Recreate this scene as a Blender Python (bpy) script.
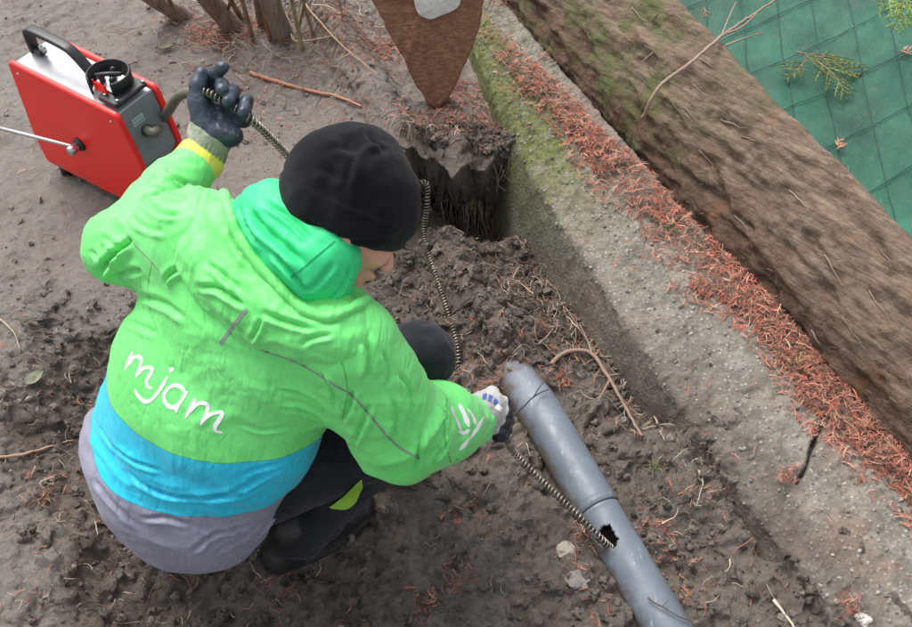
import bpy, math, random
import numpy as np
from mathutils import Vector
from mathutils.bvhtree import BVHTree

# ------------------------------------------------------------------ camera, sky, sun, exposure
sc = bpy.context.scene
for _o in list(bpy.data.objects): bpy.data.objects.remove(_o)
R = math.radians
PITCH = R(52); FPX = 950.0; CX, CY = 456.0, 313.5
CAM = np.array((0.0, 0.0, 1.75))
FW = np.array((0, math.cos(PITCH), -math.sin(PITCH))); UP = np.array((0, math.sin(PITCH), math.cos(PITCH))); RT = np.array((1.0, 0, 0))
cd = bpy.data.cameras.new('camera'); cam = bpy.data.objects.new('camera', cd); sc.collection.objects.link(cam)
cam.location = CAM; cam.rotation_euler = (R(90) - PITCH, 0, 0)
cd.sensor_width = 36; cd.lens = 36 * FPX / 912; cd.clip_start = .02; cd.clip_end = 500
sc.camera = cam
w = bpy.data.worlds.new('World'); sc.world = w; w.use_nodes = True
nt = w.node_tree; nt.nodes.clear()
sky = nt.nodes.new('ShaderNodeTexSky'); sky.sky_type = 'NISHITA'; sky.sun_disc = False
SUN_EL, SUN_AZ = R(58), R(-35)
sky.sun_elevation = SUN_EL; sky.sun_rotation = SUN_AZ
sky.dust_density = 4.0; sky.ozone_density = 1.0
hs = nt.nodes.new('ShaderNodeHueSaturation'); hs.inputs['Saturation'].default_value = .28
bg = nt.nodes.new('ShaderNodeBackground'); bg.inputs['Strength'].default_value = .14
wo = nt.nodes.new('ShaderNodeOutputWorld')
nt.links.new(sky.outputs[0], hs.inputs['Color']); nt.links.new(hs.outputs[0], bg.inputs[0]); nt.links.new(bg.outputs[0], wo.inputs[0])
sl = bpy.data.lights.new('sun', 'SUN'); sl.energy = 1.5; sl.angle = R(35); sl.color = (1.0, .96, .91)
so = bpy.data.objects.new('sun', sl); sc.collection.objects.link(so)
so.rotation_euler = (R(90) - SUN_EL, 0, math.pi - SUN_AZ)
sc.view_settings.view_transform = 'Standard'; sc.view_settings.look = 'None'
sc.view_settings.exposure = 0.86; sc.view_settings.gamma = 1

# ------------------------------------------------------------------ helpers
rng = np.random.default_rng(7); random.seed(7)
def unit(a):
    a = np.asarray(a, float); return a / np.linalg.norm(a)
def ray(px, py): return FW + RT * ((px - CX) / FPX) + UP * ((CY - py) / FPX)
def W(px, py, z=0.0):
    d = ray(px, py); return CAM + d * ((z - CAM[2]) / d[2])
def Wd(px, py, depth): return CAM + ray(px, py) * depth

def hsh(ix, iy, iz, seed):
    h = (ix * 374761393 + iy * 668265263 + iz * 2147483647 + seed * 1274126177) & 0xFFFFFFFF
    h = ((h ^ (h >> 13)) * 1274126177) & 0xFFFFFFFF
    h = ((h ^ (h >> 16)) * 2246822519) & 0xFFFFFFFF
    return ((h ^ (h >> 15)) & 0xFFFFFF).astype(np.float64) / float(0xFFFFFF)
def vnoise(p, seed=0):
    p = np.asarray(p, float); i = np.floor(p).astype(np.int64); f = p - i; f = f * f * f * (f * (f * 6 - 15) + 10)
    x, y, z = i[..., 0], i[..., 1], i[..., 2]; fx, fy, fz = f[..., 0], f[..., 1], f[..., 2]
    def c(a, b, d): return hsh(x + a, y + b, z + d, seed)
    l = lambda a, b, t: a + (b - a) * t
    return l(l(l(c(0,0,0), c(1,0,0), fx), l(c(0,1,0), c(1,1,0), fx), fy), l(l(c(0,0,1), c(1,0,1), fx), l(c(0,1,1), c(1,1,1), fx), fy), fz) * 2 - 1
def fbm(p, oct=4, seed=0, gain=.5):
    p = np.asarray(p, float); s = 0; a = 1; n = 0
    for o in range(oct):
        s = s + a * vnoise(p, seed + o * 17); n += a; a *= gain; p = p * 2.03 + 11.3
    return s / n
def sstep(a, b, x):
    t = np.clip((x - a) / (b - a), 0, 1); return t * t * (3 - 2 * t)
def xyz(x, y, z=0): return np.stack(np.broadcast_arrays(x, y, z), -1)

class Geo:
    def __init__(s): s.V = []; s.F = []; s.C = []; s.n = 0
    def add(s, V, F, col=None):
        V = np.asarray(V, float).reshape(-1, 3)
        F = np.asarray(F, np.int64)
        if F.shape[1] == 3: F = np.hstack([F, -np.ones((len(F), 1), np.int64) * 10**9])
        s.F.append(np.where(F >= 0, F + s.n, -1)); s.V.append(V); s.n += len(V)
        c = np.ones((len(V), 3)) * .5 if col is None else np.broadcast_to(np.asarray(col, float), (len(V), 3))
        s.C.append(c)
    def build(s, name, mat, parent=None, smooth=True, attrs=None, loc=None):
        V = np.vstack(s.V); F = np.vstack(s.F); C = np.vstack(s.C)
        if loc is not None: V = V - np.asarray(loc)
        return mesh_ob(name, V, F, mat, parent, smooth, C, attrs, loc)
def mesh_ob(name, V, F, mat, parent=None, smooth=True, C=None, attrs=None, loc=None):
    me = bpy.data.meshes.new(name)
    V = np.asarray(V, np.float32); F = np.asarray(F, np.int64)
    if F.shape[1] == 4:
        tri = F[:, 3] < 0; tot = np.where(tri, 3, 4); flat = F.reshape(-1); flat = flat[flat >= 0]
    else: tot = np.full(len(F), 3); flat = F.reshape(-1)
    me.vertices.add(len(V)); me.vertices.foreach_set('co', V.reshape(-1))
    me.loops.add(len(flat)); me.loops.foreach_set('vertex_index', flat.astype(np.int32))
    st = np.concatenate([[0], np.cumsum(tot)[:-1]]).astype(np.int32)
    me.polygons.add(len(tot)); me.polygons.foreach_set('loop_start', st)
    me.polygons.foreach_set('use_smooth', np.full(len(tot), smooth))
    me.update(calc_edges=True); me.validate()
    if C is not None and len(C) == len(me.vertices):
        a = me.attributes.new('tint', 'FLOAT_COLOR', 'POINT')
        a.data.foreach_set('color', np.hstack([C, np.ones((len(C), 1))]).astype(np.float32).reshape(-1))
    for k, v in (attrs or {}).items():
        a = me.attributes.new(k, 'FLOAT', 'POINT'); a.data.foreach_set('value', np.asarray(v, np.float32))
    me.materials.append(mat)
    o = bpy.data.objects.new(name, me); sc.collection.objects.link(o)
    if loc is not None: o.location = loc
    if parent is not None:
        o.parent = parent
        if loc is None: o.location = -np.array(world_loc(parent))
        else: o.location = np.asarray(loc) - np.array(world_loc(parent))
    return o
def world_loc(o):
    l = Vector(o.location)
    while o.parent: o = o.parent; l += Vector(o.location)
    return l
def tag(o, label, cat, group=None, kind=None):
    o['label'] = label; o['category'] = cat
    if group: o['group'] = group
    if kind: o['kind'] = kind
    return o
def thing(name, loc, label, cat, group=None):
    o = bpy.data.objects.new(name, None); o.empty_display_size = .05; sc.collection.objects.link(o); o.location = loc
    return tag(o, label, cat, group)

def smooth_path(P, n=8):
    P = np.asarray(P, float); Q = np.vstack([2 * P[0] - P[1], P, 2 * P[-1] - P[-2]]); out = []
    for i in range(1, len(Q) - 2):
        for t in np.linspace(0, 1, n, endpoint=False):
            a, b, c, d = Q[i-1], Q[i], Q[i+1], Q[i+2]
            out.append(.5 * ((2*b) + (-a+c)*t + (2*a-5*b+4*c-d)*t*t + (-a+3*b-3*c+d)*t**3))
    out.append(P[-1]); return np.array(out)
def resample(P, step):
    d = np.r_[0, np.cumsum(np.linalg.norm(np.diff(P, axis=0), axis=1))]; n = max(2, int(d[-1] / step) + 1); t = np.linspace(0, d[-1], n)
    return np.stack([np.interp(t, d, P[:, k]) for k in range(3)], 1)
def frames(P):
    T = np.gradient(P, axis=0); T /= np.linalg.norm(T, axis=1)[:, None] + 1e-12
    N = np.zeros_like(P); r = np.array((0, 0, 1.)) if abs(T[0, 2]) < .9 else np.array((1., 0, 0))
    n = unit(r - T[0] * r.dot(T[0]))
    for i in range(len(P)):
        n = n - T[i] * n.dot(T[i]); n /= np.linalg.norm(n) + 1e-12; N[i] = n
    return T, N, np.cross(T, N)
def tube(g, P, r, n=6, col=None, flat=1.0, cap=True):
    P = np.asarray(P, float); r = np.broadcast_to(np.asarray(r, float), (len(P),)); T, N, B = frames(P)
    a = np.linspace(0, 2 * np.pi, n, endpoint=False)
    V = P[:, None] + r[:, None, None] * (np.cos(a)[None, :, None] * N[:, None] + flat * np.sin(a)[None, :, None] * B[:, None])
    V = V.reshape(-1, 3); m = len(P); i = np.arange(m - 1)[:, None] * n; j = np.arange(n)[None]; k = (j + 1) % n
    F = np.stack([i + j, i + k, i + n + k, i + n + j], -1).reshape(-1, 4)
    if cap:
        V = np.vstack([V, P[:1], P[-1:]]); c0 = m * n; e = []
        for q in range(n): e += [(c0, (q+1) % n, q, -1), (c0 + 1, (m-1)*n + q, (m-1)*n + (q+1) % n, -1)]
        F = np.vstack([F, e])
    g.add(V, F, col)
def box(g, c, ax, ay, az, sx, sy, sz, bev=0.0, col=None):
    ax, ay, az = map(unit, (ax, ay, az)); c = np.asarray(c, float)
    if bev <= 0:
        V = [c + ax*sx/2*i + ay*sy/2*j + az*sz/2*k for i in (-1,1) for j in (-1,1) for k in (-1,1)]
        g.add(V, [(0,1,3,2),(4,6,7,5),(0,4,5,1),(2,3,7,6),(0,2,6,4),(1,5,7,3)], col); return
    prism(g, rrect(sx, sy, bev * 2), sz, c - az*sz/2, ax, ay, az, bev, col)
def rrect(sx, sy, r, n=3):
    out = []
    for cx, cy, a0 in ((sx/2-r, sy/2-r, 0), (-sx/2+r, sy/2-r, 90), (-sx/2+r, -sy/2+r, 180), (sx/2-r, -sy/2+r, 270)):
        for k in range(n + 1):
            a = R(a0 + 90 * k / n); out.append((cx + r*math.cos(a), cy + r*math.sin(a)))
    return out
def prism(g, poly, h, o, ax, ay, az, bev=.002, col=None):
    poly = np.asarray(poly, float); ax, ay, az = map(np.asarray, (ax, ay, az)); n = len(poly)
    c = poly.mean(0); e = np.roll(poly, -1, 0) - np.roll(poly, 1, 0); nrm = np.stack([e[:, 1], -e[:, 0]], 1); nrm /= np.linalg.norm(nrm, axis=1)[:, None] + 1e-9
    rings = [(poly - nrm*bev, 0), (poly, bev), (poly, h - bev), (poly - nrm*bev, h)]
    V = np.vstack([o + p[:, :1]*ax + p[:, 1:]*ay + z*az for p, z in rings] + [[o + c[0]*ax + c[1]*ay], [o + c[0]*ax + c[1]*ay + h*az]])
    F = []
    for r_ in range(3):
        for i in range(n): j = (i+1) % n; F.append((r_*n+i, r_*n+j, r_*n+n+j, r_*n+n+i))
    for i in range(n): j = (i+1) % n; F.append((4*n, j, i, -1)); F.append((4*n+1, 3*n+i, 3*n+j, -1))
    g.add(V, F, col)
def scatter(g, TV, TF, pos, rot, scl, col):
    """many copies of one small template merged into g; rot (n,3,3), scl (n,) or (n,3)"""
    n = len(pos); scl = np.asarray(scl, float)
    if scl.ndim == 1: scl = scl[:, None].repeat(3, 1)
    V = TV[None] * scl[:, None]; V = np.einsum('nij,nvj->nvi', rot, V) + pos[:, None]
    TF = np.asarray(TF, np.int64)
    if TF.shape[1] == 3: TF = np.hstack([TF, -np.ones((len(TF), 1), np.int64)])
    F = TF[None] + (np.arange(n) * len(TV))[:, None, None]; F = np.where(TF[None] < 0, -1, F)
    C = np.repeat(np.asarray(col)[:, None], len(TV), 1)
    g.add(V.reshape(-1, 3), F.reshape(-1, 4), C.reshape(-1, 3))
def rotz_tilt(n, tilt=.3):
    a = rng.uniform(0, 2*np.pi, n); t = rng.normal(0, tilt, n); u = rng.normal(0, tilt, n)
    ca, sa, ct, st, cu, su = np.cos(a), np.sin(a), np.cos(t), np.sin(t), np.cos(u), np.sin(u); z = np.zeros(n); o = np.ones(n)
    A = np.stack([ca,-sa,z, sa,ca,z, z,z,o], 1).reshape(n,3,3); B = np.stack([o,z,z, z,ct,-st, z,st,ct], 1).reshape(n,3,3); Cc = np.stack([cu,z,su, z,o,z, -su,z,cu], 1).reshape(n,3,3)
    return A @ B @ Cc
def rndrot(n):
    q = rng.normal(size=(n, 4)); q /= np.linalg.norm(q, axis=1)[:, None]; w_, x, y, z = q.T
    return np.stack([1-2*(y*y+z*z),2*(x*y-z*w_),2*(x*z+y*w_),2*(x*y+z*w_),1-2*(x*x+z*z),2*(y*z-x*w_),2*(x*z-y*w_),2*(y*z+x*w_),1-2*(x*x+y*y)],1).reshape(n,3,3)
def ico(sub=1):
    t = (1+5**.5)/2; V = [(-1,t,0),(1,t,0),(-1,-t,0),(1,-t,0),(0,-1,t),(0,1,t),(0,-1,-t),(0,1,-t),(t,0,-1),(t,0,1),(-t,0,-1),(-t,0,1)]
    F = [(0,11,5),(0,5,1),(0,1,7),(0,7,10),(0,10,11),(1,5,9),(5,11,4),(11,10,2),(10,7,6),(7,1,8),(3,9,4),(3,4,2),(3,2,6),(3,6,8),(3,8,9),(4,9,5),(2,4,11),(6,2,10),(8,6,7),(9,8,1)]
    V = [unit(v) for v in V]
    for _ in range(sub):
        mid = {}; F2 = []
        def m(a, b):
            k = (min(a,b), max(a,b))
            if k not in mid: mid[k] = len(V); V.append(unit(V[a] + V[b]))
            return mid[k]
        for a, b, c in F: x, y, z = m(a,b), m(b,c), m(c,a); F2 += [(a,x,z),(b,y,x),(c,z,y),(x,y,z)]
        F = F2
    return np.array(V), np.array(F)

# ------------------------------------------------------------------ materials
class M:
    def __init__(s, name, rough=.6, spec=.5, metal=0.0):
        s.m = bpy.data.materials.new(name); s.m.use_nodes = True; s.t = s.m.node_tree; s.b = s.t.nodes['Principled BSDF']
        s.b.inputs['Roughness'].default_value = rough; s.b.inputs['Specular IOR Level'].default_value = spec; s.b.inputs['Metallic'].default_value = metal
        s.tc = s.t.nodes.new('ShaderNodeNewGeometry').outputs['Position']
    def N(s, typ, **kw):
        n = s.t.nodes.new('ShaderNode' + typ)
        for k, v in kw.items(): setattr(n, k, v)
        return n
    def L(s, a, b): s.t.links.new(a, b)
    def noise(s, scale, detail=4, rough=.6, stretch=None, vec=None, dist=0):
        n = s.N('TexNoise'); n.inputs['Scale'].default_value = scale; n.inputs['Detail'].default_value = detail; n.inputs['Roughness'].default_value = rough; n.inputs['Distortion'].default_value = dist
        v = vec or s.tc
        if stretch:
            mp = s.N('Mapping'); mp.inputs['Scale'].default_value = stretch[0]; mp.inputs['Rotation'].default_value = stretch[1]; s.L(v, mp.inputs[0]); v = mp.outputs[0]
        s.L(v, n.inputs['Vector']); return n.outputs['Fac']
    def vor(s, scale, feat='F1', vec=None):
        n = s.N('TexVoronoi', feature=feat); n.inputs['Scale'].default_value = scale; s.L(vec or s.tc, n.inputs['Vector']); return n
    def ramp(s, fac, stops):
        r = s.N('ValToRGB'); e = r.color_ramp.elements
        while len(e) > 1: e.remove(e[-1])
        e[0].position = stops[0][0]; c = stops[0][1]; e[0].color = (*((c,)*3 if np.isscalar(c) else c), 1)
        for p, c in stops[1:]:
            q = e.new(p); q.color = (*((c,)*3 if np.isscalar(c) else c), 1)
        s.L(fac, r.inputs[0]); return r.outputs[0]
    def mix(s, fac, a, b, mode='MIX'):
        n = s.N('Mix', data_type='RGBA', blend_type=mode); n.clamp_result = False
        for sock, v in ((n.inputs[0], fac), (n.inputs[6], a), (n.inputs[7], b)):
            if hasattr(v, 'links'): s.L(v, sock)
            elif np.isscalar(v): sock.default_value = v if sock == n.inputs[0] else (v, v, v, 1)
            else: sock.default_value = (*v, 1)
        return n.outputs[2]
    def math(s, op, a, b=0.0):
        n = s.N('Math', operation=op)
        for sock, v in ((n.inputs[0], a), (n.inputs[1], b)):
            if hasattr(v, 'links'): s.L(v, sock)
            else: sock.default_value = v
        return n.outputs[0]
    def attr(s, name, col=False):
        n = s.N('Attribute'); n.attribute_name = name; return n.outputs['Color'] if col else n.outputs['Fac']
    def color(s, c):
        if hasattr(c, 'links'): s.L(c, s.b.inputs['Base Color'])
        else: s.b.inputs['Base Color'].default_value = (*c, 1)
        return s
    def rough(s, c): s.L(c, s.b.inputs['Roughness']); return s
    def bump(s, h, dist=.002, strength=1.0):
        n = s.N('Bump'); n.inputs['Distance'].default_value = dist; n.inputs['Strength'].default_value = strength; s.L(h, n.inputs['Height'])
        if s.b.inputs['Normal'].links: s.L(s.b.inputs['Normal'].links[0].from_socket, n.inputs['Normal'])
        s.L(n.outputs[0], s.b.inputs['Normal']); return s
def simple(name, col, rough=.6, var=.15, scale=60, bump=.0005, metal=0.0, spec=.5):
    m = M(name, rough, spec, metal); n = m.noise(scale, 5)
    lo = [c * (1 - var) for c in col]; hi = [min(1, c * (1 + var)) for c in col]
    m.color(m.ramp(n, [(.3, lo), (.7, hi)]))
    if bump: m.bump(m.noise(scale * 3, 3), bump)
    return m.m
def tinted(name, rough=.7, var=.35, scale=150, bump=.0006, spec=.4):
    m = M(name, rough, spec); n = m.noise(scale, 4)
    m.color(m.mix(1.0, m.attr('tint', True), m.ramp(n, [(.25, 1 - var), (.75, 1 + var)]), 'MULTIPLY'))
    if bump: m.bump(m.noise(scale * 2, 3), bump)
    return m.m
# ------------------------------------------------------------------ layout lines of the place (metres)
B0 = W(610, 125, .03)[:2]; BE = unit(W(855, 406, .03)[:2] - B0); BU = np.array((-BE[1], BE[0]))
if BU[0] < 0: BU = -BU
A0 = B0 - BU*.30 - BE*.60; WE = BE; WU = BU              # wall runs along WE, WU points away from the trench
def eo(v): return np.interp(v, [-1.0, .0, .43, .67, 1.1, 1.36, 1.9, 2.6], [.24, .17, .070, .033, .010, -.012, -.018, -.018])
PIPE_A = W(506, 350, -.105); PIPE_B = W(668, 627, -.105)
PE = unit(PIPE_B - PIPE_A); PIPE_C = PIPE_B + PE * .35
def wall_u(x, y): return (x - A0[0]) * WU[0] + (y - A0[1]) * WU[1] - eo(wall_v(x, y))
def wall_v(x, y): return (x - A0[0]) * WE[0] + (y - A0[1]) * WE[1]
def board_u(x, y): return (x - B0[0]) * BU[0] + (y - B0[1]) * BU[1]
TR = np.array([W(*p, -.04)[:2] for p in ((610,166),(520,164),(470,166),(425,172),(385,195),(330,235),(250,290),(110,325),(62,362),(35,430),(75,520),(110,700))])
TR = np.vstack([TR, [(.1, -.3), (2.2, -.3)]])
def poly_sd(x, y, P):
    d = np.full(np.shape(x), 1e9); ins = np.zeros(np.shape(x), bool); n = len(P)
    for i in range(n):
        a, b = P[i], P[(i+1) % n]; e = b - a; t = np.clip(((x-a[0])*e[0] + (y-a[1])*e[1]) / e.dot(e), 0, 1)
        d = np.minimum(d, np.hypot(x - a[0] - t*e[0], y - a[1] - t*e[1]))
        c = ((a[1] > y) != (b[1] > y)) & (x < (b[0]-a[0]) * (y-a[1]) / (b[1]-a[1]+1e-12) + a[0]); ins ^= c
    return np.where(ins, -d, d)
HOL = W(468, 205, -.2)[:2]
def H(x, y, fine=True):
    x = np.asarray(x, float); y = np.asarray(y, float)
    wx = x + .05 * fbm(xyz(x*5, y*5), 2, 3); wy = y + .05 * fbm(xyz(x*5, y*5), 2, 9)
    sd = poly_sd(wx, wy, TR)
    far = sstep(1.25, 1.5, y) * sstep(-.45, -.2, x)
    wid = .14 - .118 * far
    T = sstep(wid, -wid, sd)
    z = -.125 * T
    z = z + .035 * fbm(xyz(x*2.2, y*2.2), 3, 21) * (1 - .5*T)
    # deep hollow under the lip beside the head
    q = np.hypot((x - HOL[0] + .02) / .25, (y - HOL[1] + .03) / .19); z = z - .17 * T * sstep(1.15, .25, q)
    # heaped lip just behind it
    z = z + .03 * far * sstep(.16, .02, np.abs(sd - .05)) 
    # bank of dug soil against the wall
    u = -wall_u(x, y); v = wall_v(x, y)
    near = sstep(1.0, 1.6, v)
    z = z + T * (-.035 * sstep(.1, .5, v) + (.132 + .05*fbm(xyz(x*7, y*7), 3, 141)) * near) * sstep(.22 , .03, u)
    z = z - .055 * (1 - T) * sstep(.16, .03, u) * sstep(-.02, .02, u) * sstep(1.3, .9, v)
    # pipe bedding
    pu = np.abs((x - PIPE_A[0]) * PE[1] - (y - PIPE_A[1]) * PE[0]); pv = (x - PIPE_A[0]) * PE[0] + (y - PIPE_A[1]) * PE[1]
    bed = sstep(.17, .06, pu) * sstep(-.02, .06, pv) * T
    z = z * (1 - bed) + bed * (-.128 + .012 * fbm(xyz(x*9, y*9), 2, 5))
    z = z + .075 * sstep(.1, .0, np.hypot(pu, np.maximum(0, pv + .0))) * sstep(.035, -.05, pv)
    cap = np.where(v > 1.28, .026 + .006*fbm(xyz(x*22, y*22), 2, 151) - .9*np.clip(-u - .030 - .065*sstep(1.3, 1.6, v) - .03*fbm(xyz(x*9, y*9), 3, 152) , 0, .2), -.012 - 1.0*np.clip(.012 - u, 0, .06))
    z = np.where((u < .012) & (u > -.30), np.minimum(z + .032*sstep(1.28, 1.5, v), cap), z)
    # right of the board
    z = z + (.10 + 0*z) * sstep(.02, .2, board_u(x, y))
    # away from everything the ground is quiet
    if fine:
        lump = np.abs(fbm(xyz(x*13, y*13), 4, 31)); calm = sstep(.0, .25, fbm(xyz(x*2.6 + 4, y*2.6), 2, 131) + .25*np.exp(-((x-.12)**2 + (y-.85)**2)/.05)); rough = (.30 + .70 * np.maximum(T, sstep(.25, .0, sd))) * (1 - .62*calm)
        z = z + rough * (.034 * fbm(xyz(x*14, y*14), 5, 41, .55) - .02 * lump + .013 * sstep(.1, .55, fbm(xyz(x*38, y*38), 3, 51)) + .006*fbm(xyz(x*75, y*75), 2, 61))
        z = z + .004 * fbm(xyz(x*30, y*30), 3, 77)
        # clumps left under feet are pressed down
    return z
def Wg(px, py, lift=0.0):
    z = 0.0
    for _ in range(12):
        p = W(px, py, z); z = .5 * z + .5 * (float(H(p[0], p[1])) + lift)
    p = W(px, py, z); return p
def G3(x, y, lift=0.0): return np.array((x, y, float(H(x, y)) + lift))

# ------------------------------------------------------------------ soil
def growaxis(a, b, step, far):
    c = list(np.arange(a, b, step)); s = step; x = c[-1]
    while x < far: s *= 1.35; x += s; c.append(x)
    s = step; x = c[0]; pre = []
    while x > -far: s *= 1.35; x -= s; pre.append(x)
    return np.array(pre[::-1] + c)
gx = growaxis(-1.75, 1.35, .0056, 60); gy = growaxis(.32, 2.95, .0056, 60); gy = np.sort(np.concatenate([gy, (gy[:-1] + gy[1:])[(gy[:-1] > 1.3) & (gy[:-1] < 1.72)]/2]))
XX, YY = np.meshgrid(gx, gy, indexing='ij')
ZZ = H(XX, YY)
sdm = poly_sd(XX + .05 * fbm(xyz(XX*5, YY*5), 2, 3), YY + .05 * fbm(xyz(XX*5, YY*5), 2, 9), TR)
lipm = sstep(.04, .12, -wall_u(XX, YY)) * sstep(-.22, -.08, XX) * sstep(.36, .2, XX) * sstep(1.3, 1.45, YY)
YD = YY - .10 * lipm * sstep(.20, .02, sdm) * sstep(-.03, .012, sdm) * (1 + .5 * fbm(xyz(XX*22, YY*22), 3, 4)) + .13 * lipm * np.exp(-((sdm + .045) / .05)**2)
inn = (np.abs(XX) < 2) * (YY > .2) * (YY < 3.1)
q3 = xyz(XX*34, YY*34, ZZ*48); stp = sstep(.3, 1.2, np.hypot(*np.gradient(ZZ, gx, gy))) * inn
XD = XX + (.0035 + .013*stp) * inn * fbm(q3, 3, 201); YD = YD + (.0035 + .014*stp) * inn * fbm(q3 + 40, 3, 202); ZZ = ZZ + .006*stp*fbm(xyz(XX*50, YY*50, ZZ*50), 2, 203)
V = xyz(XD, YD, ZZ).reshape(-1, 3); ny = len(gy)
i = np.arange(len(gx) - 1)[:, None] * ny; j = np.arange(ny - 1)[None]
F = np.stack([i + j, i + ny + j, i + ny + j + 1, i + j + 1], -1).reshape(-1, 4)
wet = ((sstep(.07, -.0, sdm) * .62 + .75*lipm*sstep(.17, .05, sdm) + .5*sstep(-.14, -.19, ZZ) + .3*sstep(.10, .0, np.abs(sdm)) + .5*np.exp(-((XX-HOL[0]-.02)/.24)**2 - ((YY-HOL[1]+.03)/.20)**2)) + .25 * fbm(xyz(XX*3, YY*3), 3, 90)).reshape(-1)  # damp of the dug trench, plus shade of hollow and lip put into the colour
m = M('damp_soil', .6, .45)
n1 = m.noise(9, 6, .65); n2 = m.noise(62, 8, .78); n3 = m.noise(300, 5, .75)
wet_shade_fac = m.math('ADD', m.attr('wet'), m.math('MULTIPLY', m.math('SUBTRACT', n1, .5), .9))
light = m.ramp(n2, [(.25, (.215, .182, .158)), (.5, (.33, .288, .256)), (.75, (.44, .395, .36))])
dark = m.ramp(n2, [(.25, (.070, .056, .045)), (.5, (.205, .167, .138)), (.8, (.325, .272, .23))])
c = m.mix(m.ramp(wet_shade_fac, [(.15, 0), (.75, 1)]), light, dark)
red = m.math('MULTIPLY', m.ramp(m.noise(6, 5, .7), [(.52, 0), (.7, 1)]), m.ramp(m.noise(60, 4), [(.4, 0), (.65, 1)]))
c = m.mix(m.math('MULTIPLY', red, .45), c, (.27, .105, .07))
vr = m.vor(240); c = m.mix(m.ramp(vr.outputs['Distance'], [(.05, .5), (.16, 0)]), c, (.36, .33, .30))
m.color(c).rough(m.ramp(n1, [(.3, .32), (.65, .66)]))
m.b.inputs['Specular IOR Level'].default_value = .5; m.bump(n3, .004, 1.0).bump(m.noise(150, 4, .7), .006, .8).bump(n2, .016, .9)
SOIL = m.m
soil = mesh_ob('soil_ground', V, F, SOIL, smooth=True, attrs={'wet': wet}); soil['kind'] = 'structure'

# ------------------------------------------------------------------ clods and crumbs
def noisy_ico(sub, amp, seed):
    v, f = ico(sub); d = 1 + amp * fbm(v * 1.7 + seed, 3, seed); return v * d[:, None], f
def in_view(n, x0=-1.4, x1=1.1, y0=.45, y1=2.8):
    return rng.uniform(x0, x1, n), rng.uniform(y0, y1, n)
g = Geo()
for k in range(7):
    x, y = in_view(2600); sd = poly_sd(x, y, TR); dens = np.where((sd < .08), .75, .22) * (.3 + .7 * (fbm(xyz(x*6, y*6), 3, 70) > -.05))
    keep = (rng.uniform(size=len(x)) < dens) & (wall_u(x, y) < -.02); x, y = x[keep], y[keep]; n = len(x)
    s = .0020 + .0085 * rng.uniform(0, 1, n) ** 6
    TV, TF = noisy_ico(1, .95, k + 1)
    z = H(x, y) + s * .15
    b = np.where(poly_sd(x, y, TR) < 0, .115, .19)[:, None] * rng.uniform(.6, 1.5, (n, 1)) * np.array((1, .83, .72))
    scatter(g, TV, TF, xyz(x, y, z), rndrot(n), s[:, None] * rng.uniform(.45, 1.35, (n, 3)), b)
lp_ = np.array([Wg(random.uniform(425, 522), random.gauss(146, 9)) for _ in range(70)]).repeat(10, 0); lp_[:, :2] += rng.normal(0, .02, (700, 2)); lp_[:, 2] = H(lp_[:, 0], lp_[:, 1]); TV, TF = noisy_ico(1, .95, 31); scatter(g, TV, TF, lp_ + rng.normal(0, .004, (700, 3)), rndrot(700), (.003 + .009*rng.uniform(0, 1, 700)**2)[:, None]*rng.uniform(.45, 1.35, (700, 3)), .11*rng.uniform(.5, 1.6, (700, 1))*np.array((1, .80, .66)))
st_i = np.argwhere((stp > .35) & (XX > -1.1) & (XX < .8) & (YY > .5) & (YY < 1.8)); st_i = st_i[rng.integers(0, len(st_i), 2600)]
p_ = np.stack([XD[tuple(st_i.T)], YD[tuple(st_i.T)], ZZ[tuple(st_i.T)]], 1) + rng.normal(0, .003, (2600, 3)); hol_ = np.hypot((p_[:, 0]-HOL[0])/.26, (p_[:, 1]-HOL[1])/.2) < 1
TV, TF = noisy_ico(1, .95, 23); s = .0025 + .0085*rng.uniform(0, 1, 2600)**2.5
scatter(g, TV, TF, p_, rndrot(2600), s[:, None]*rng.uniform(.45, 1.35, (2600, 3)), np.where(hol_, .06, .10)[:, None]*rng.uniform(.6, 1.5, (2600, 1))*np.array((1, .82, .68)))  # crumbs inside the hollow tinted darker to match its painted shade
n = 1500; v_ = rng.uniform(.4, 2.2, n); e_ = eo(v_) + rng.normal(.0, .018, n) - .012 + .06*sstep(1.25, 1.6, v_)*rng.uniform(0, 1, n)
x = A0[0] + WE[0]*v_ + WU[0]*e_; y = A0[1] + WE[1]*v_ + WU[1]*e_; TV, TF = noisy_ico(1, .95, 29); s = .002 + .007*rng.uniform(0, 1, n)**3; zz_ = H(x, y); ok_ = (zz_ > -.11) | (e_ < eo(v_) - .02)
scatter(g, TV, TF, xyz(x, y, zz_)[ok_], rndrot(n)[ok_], (s[:, None]*rng.uniform(.45, 1.35, (n, 3)))[ok_], (.11*rng.uniform(.6, 1.5, (n, 1))*np.array((1, .82, .68)))[ok_])
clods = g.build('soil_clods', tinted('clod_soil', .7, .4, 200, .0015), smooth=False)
tag(clods, 'small crumbly clods of damp brown soil strewn over the ground and the trench', 'soil clods', kind='stuff')

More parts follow.
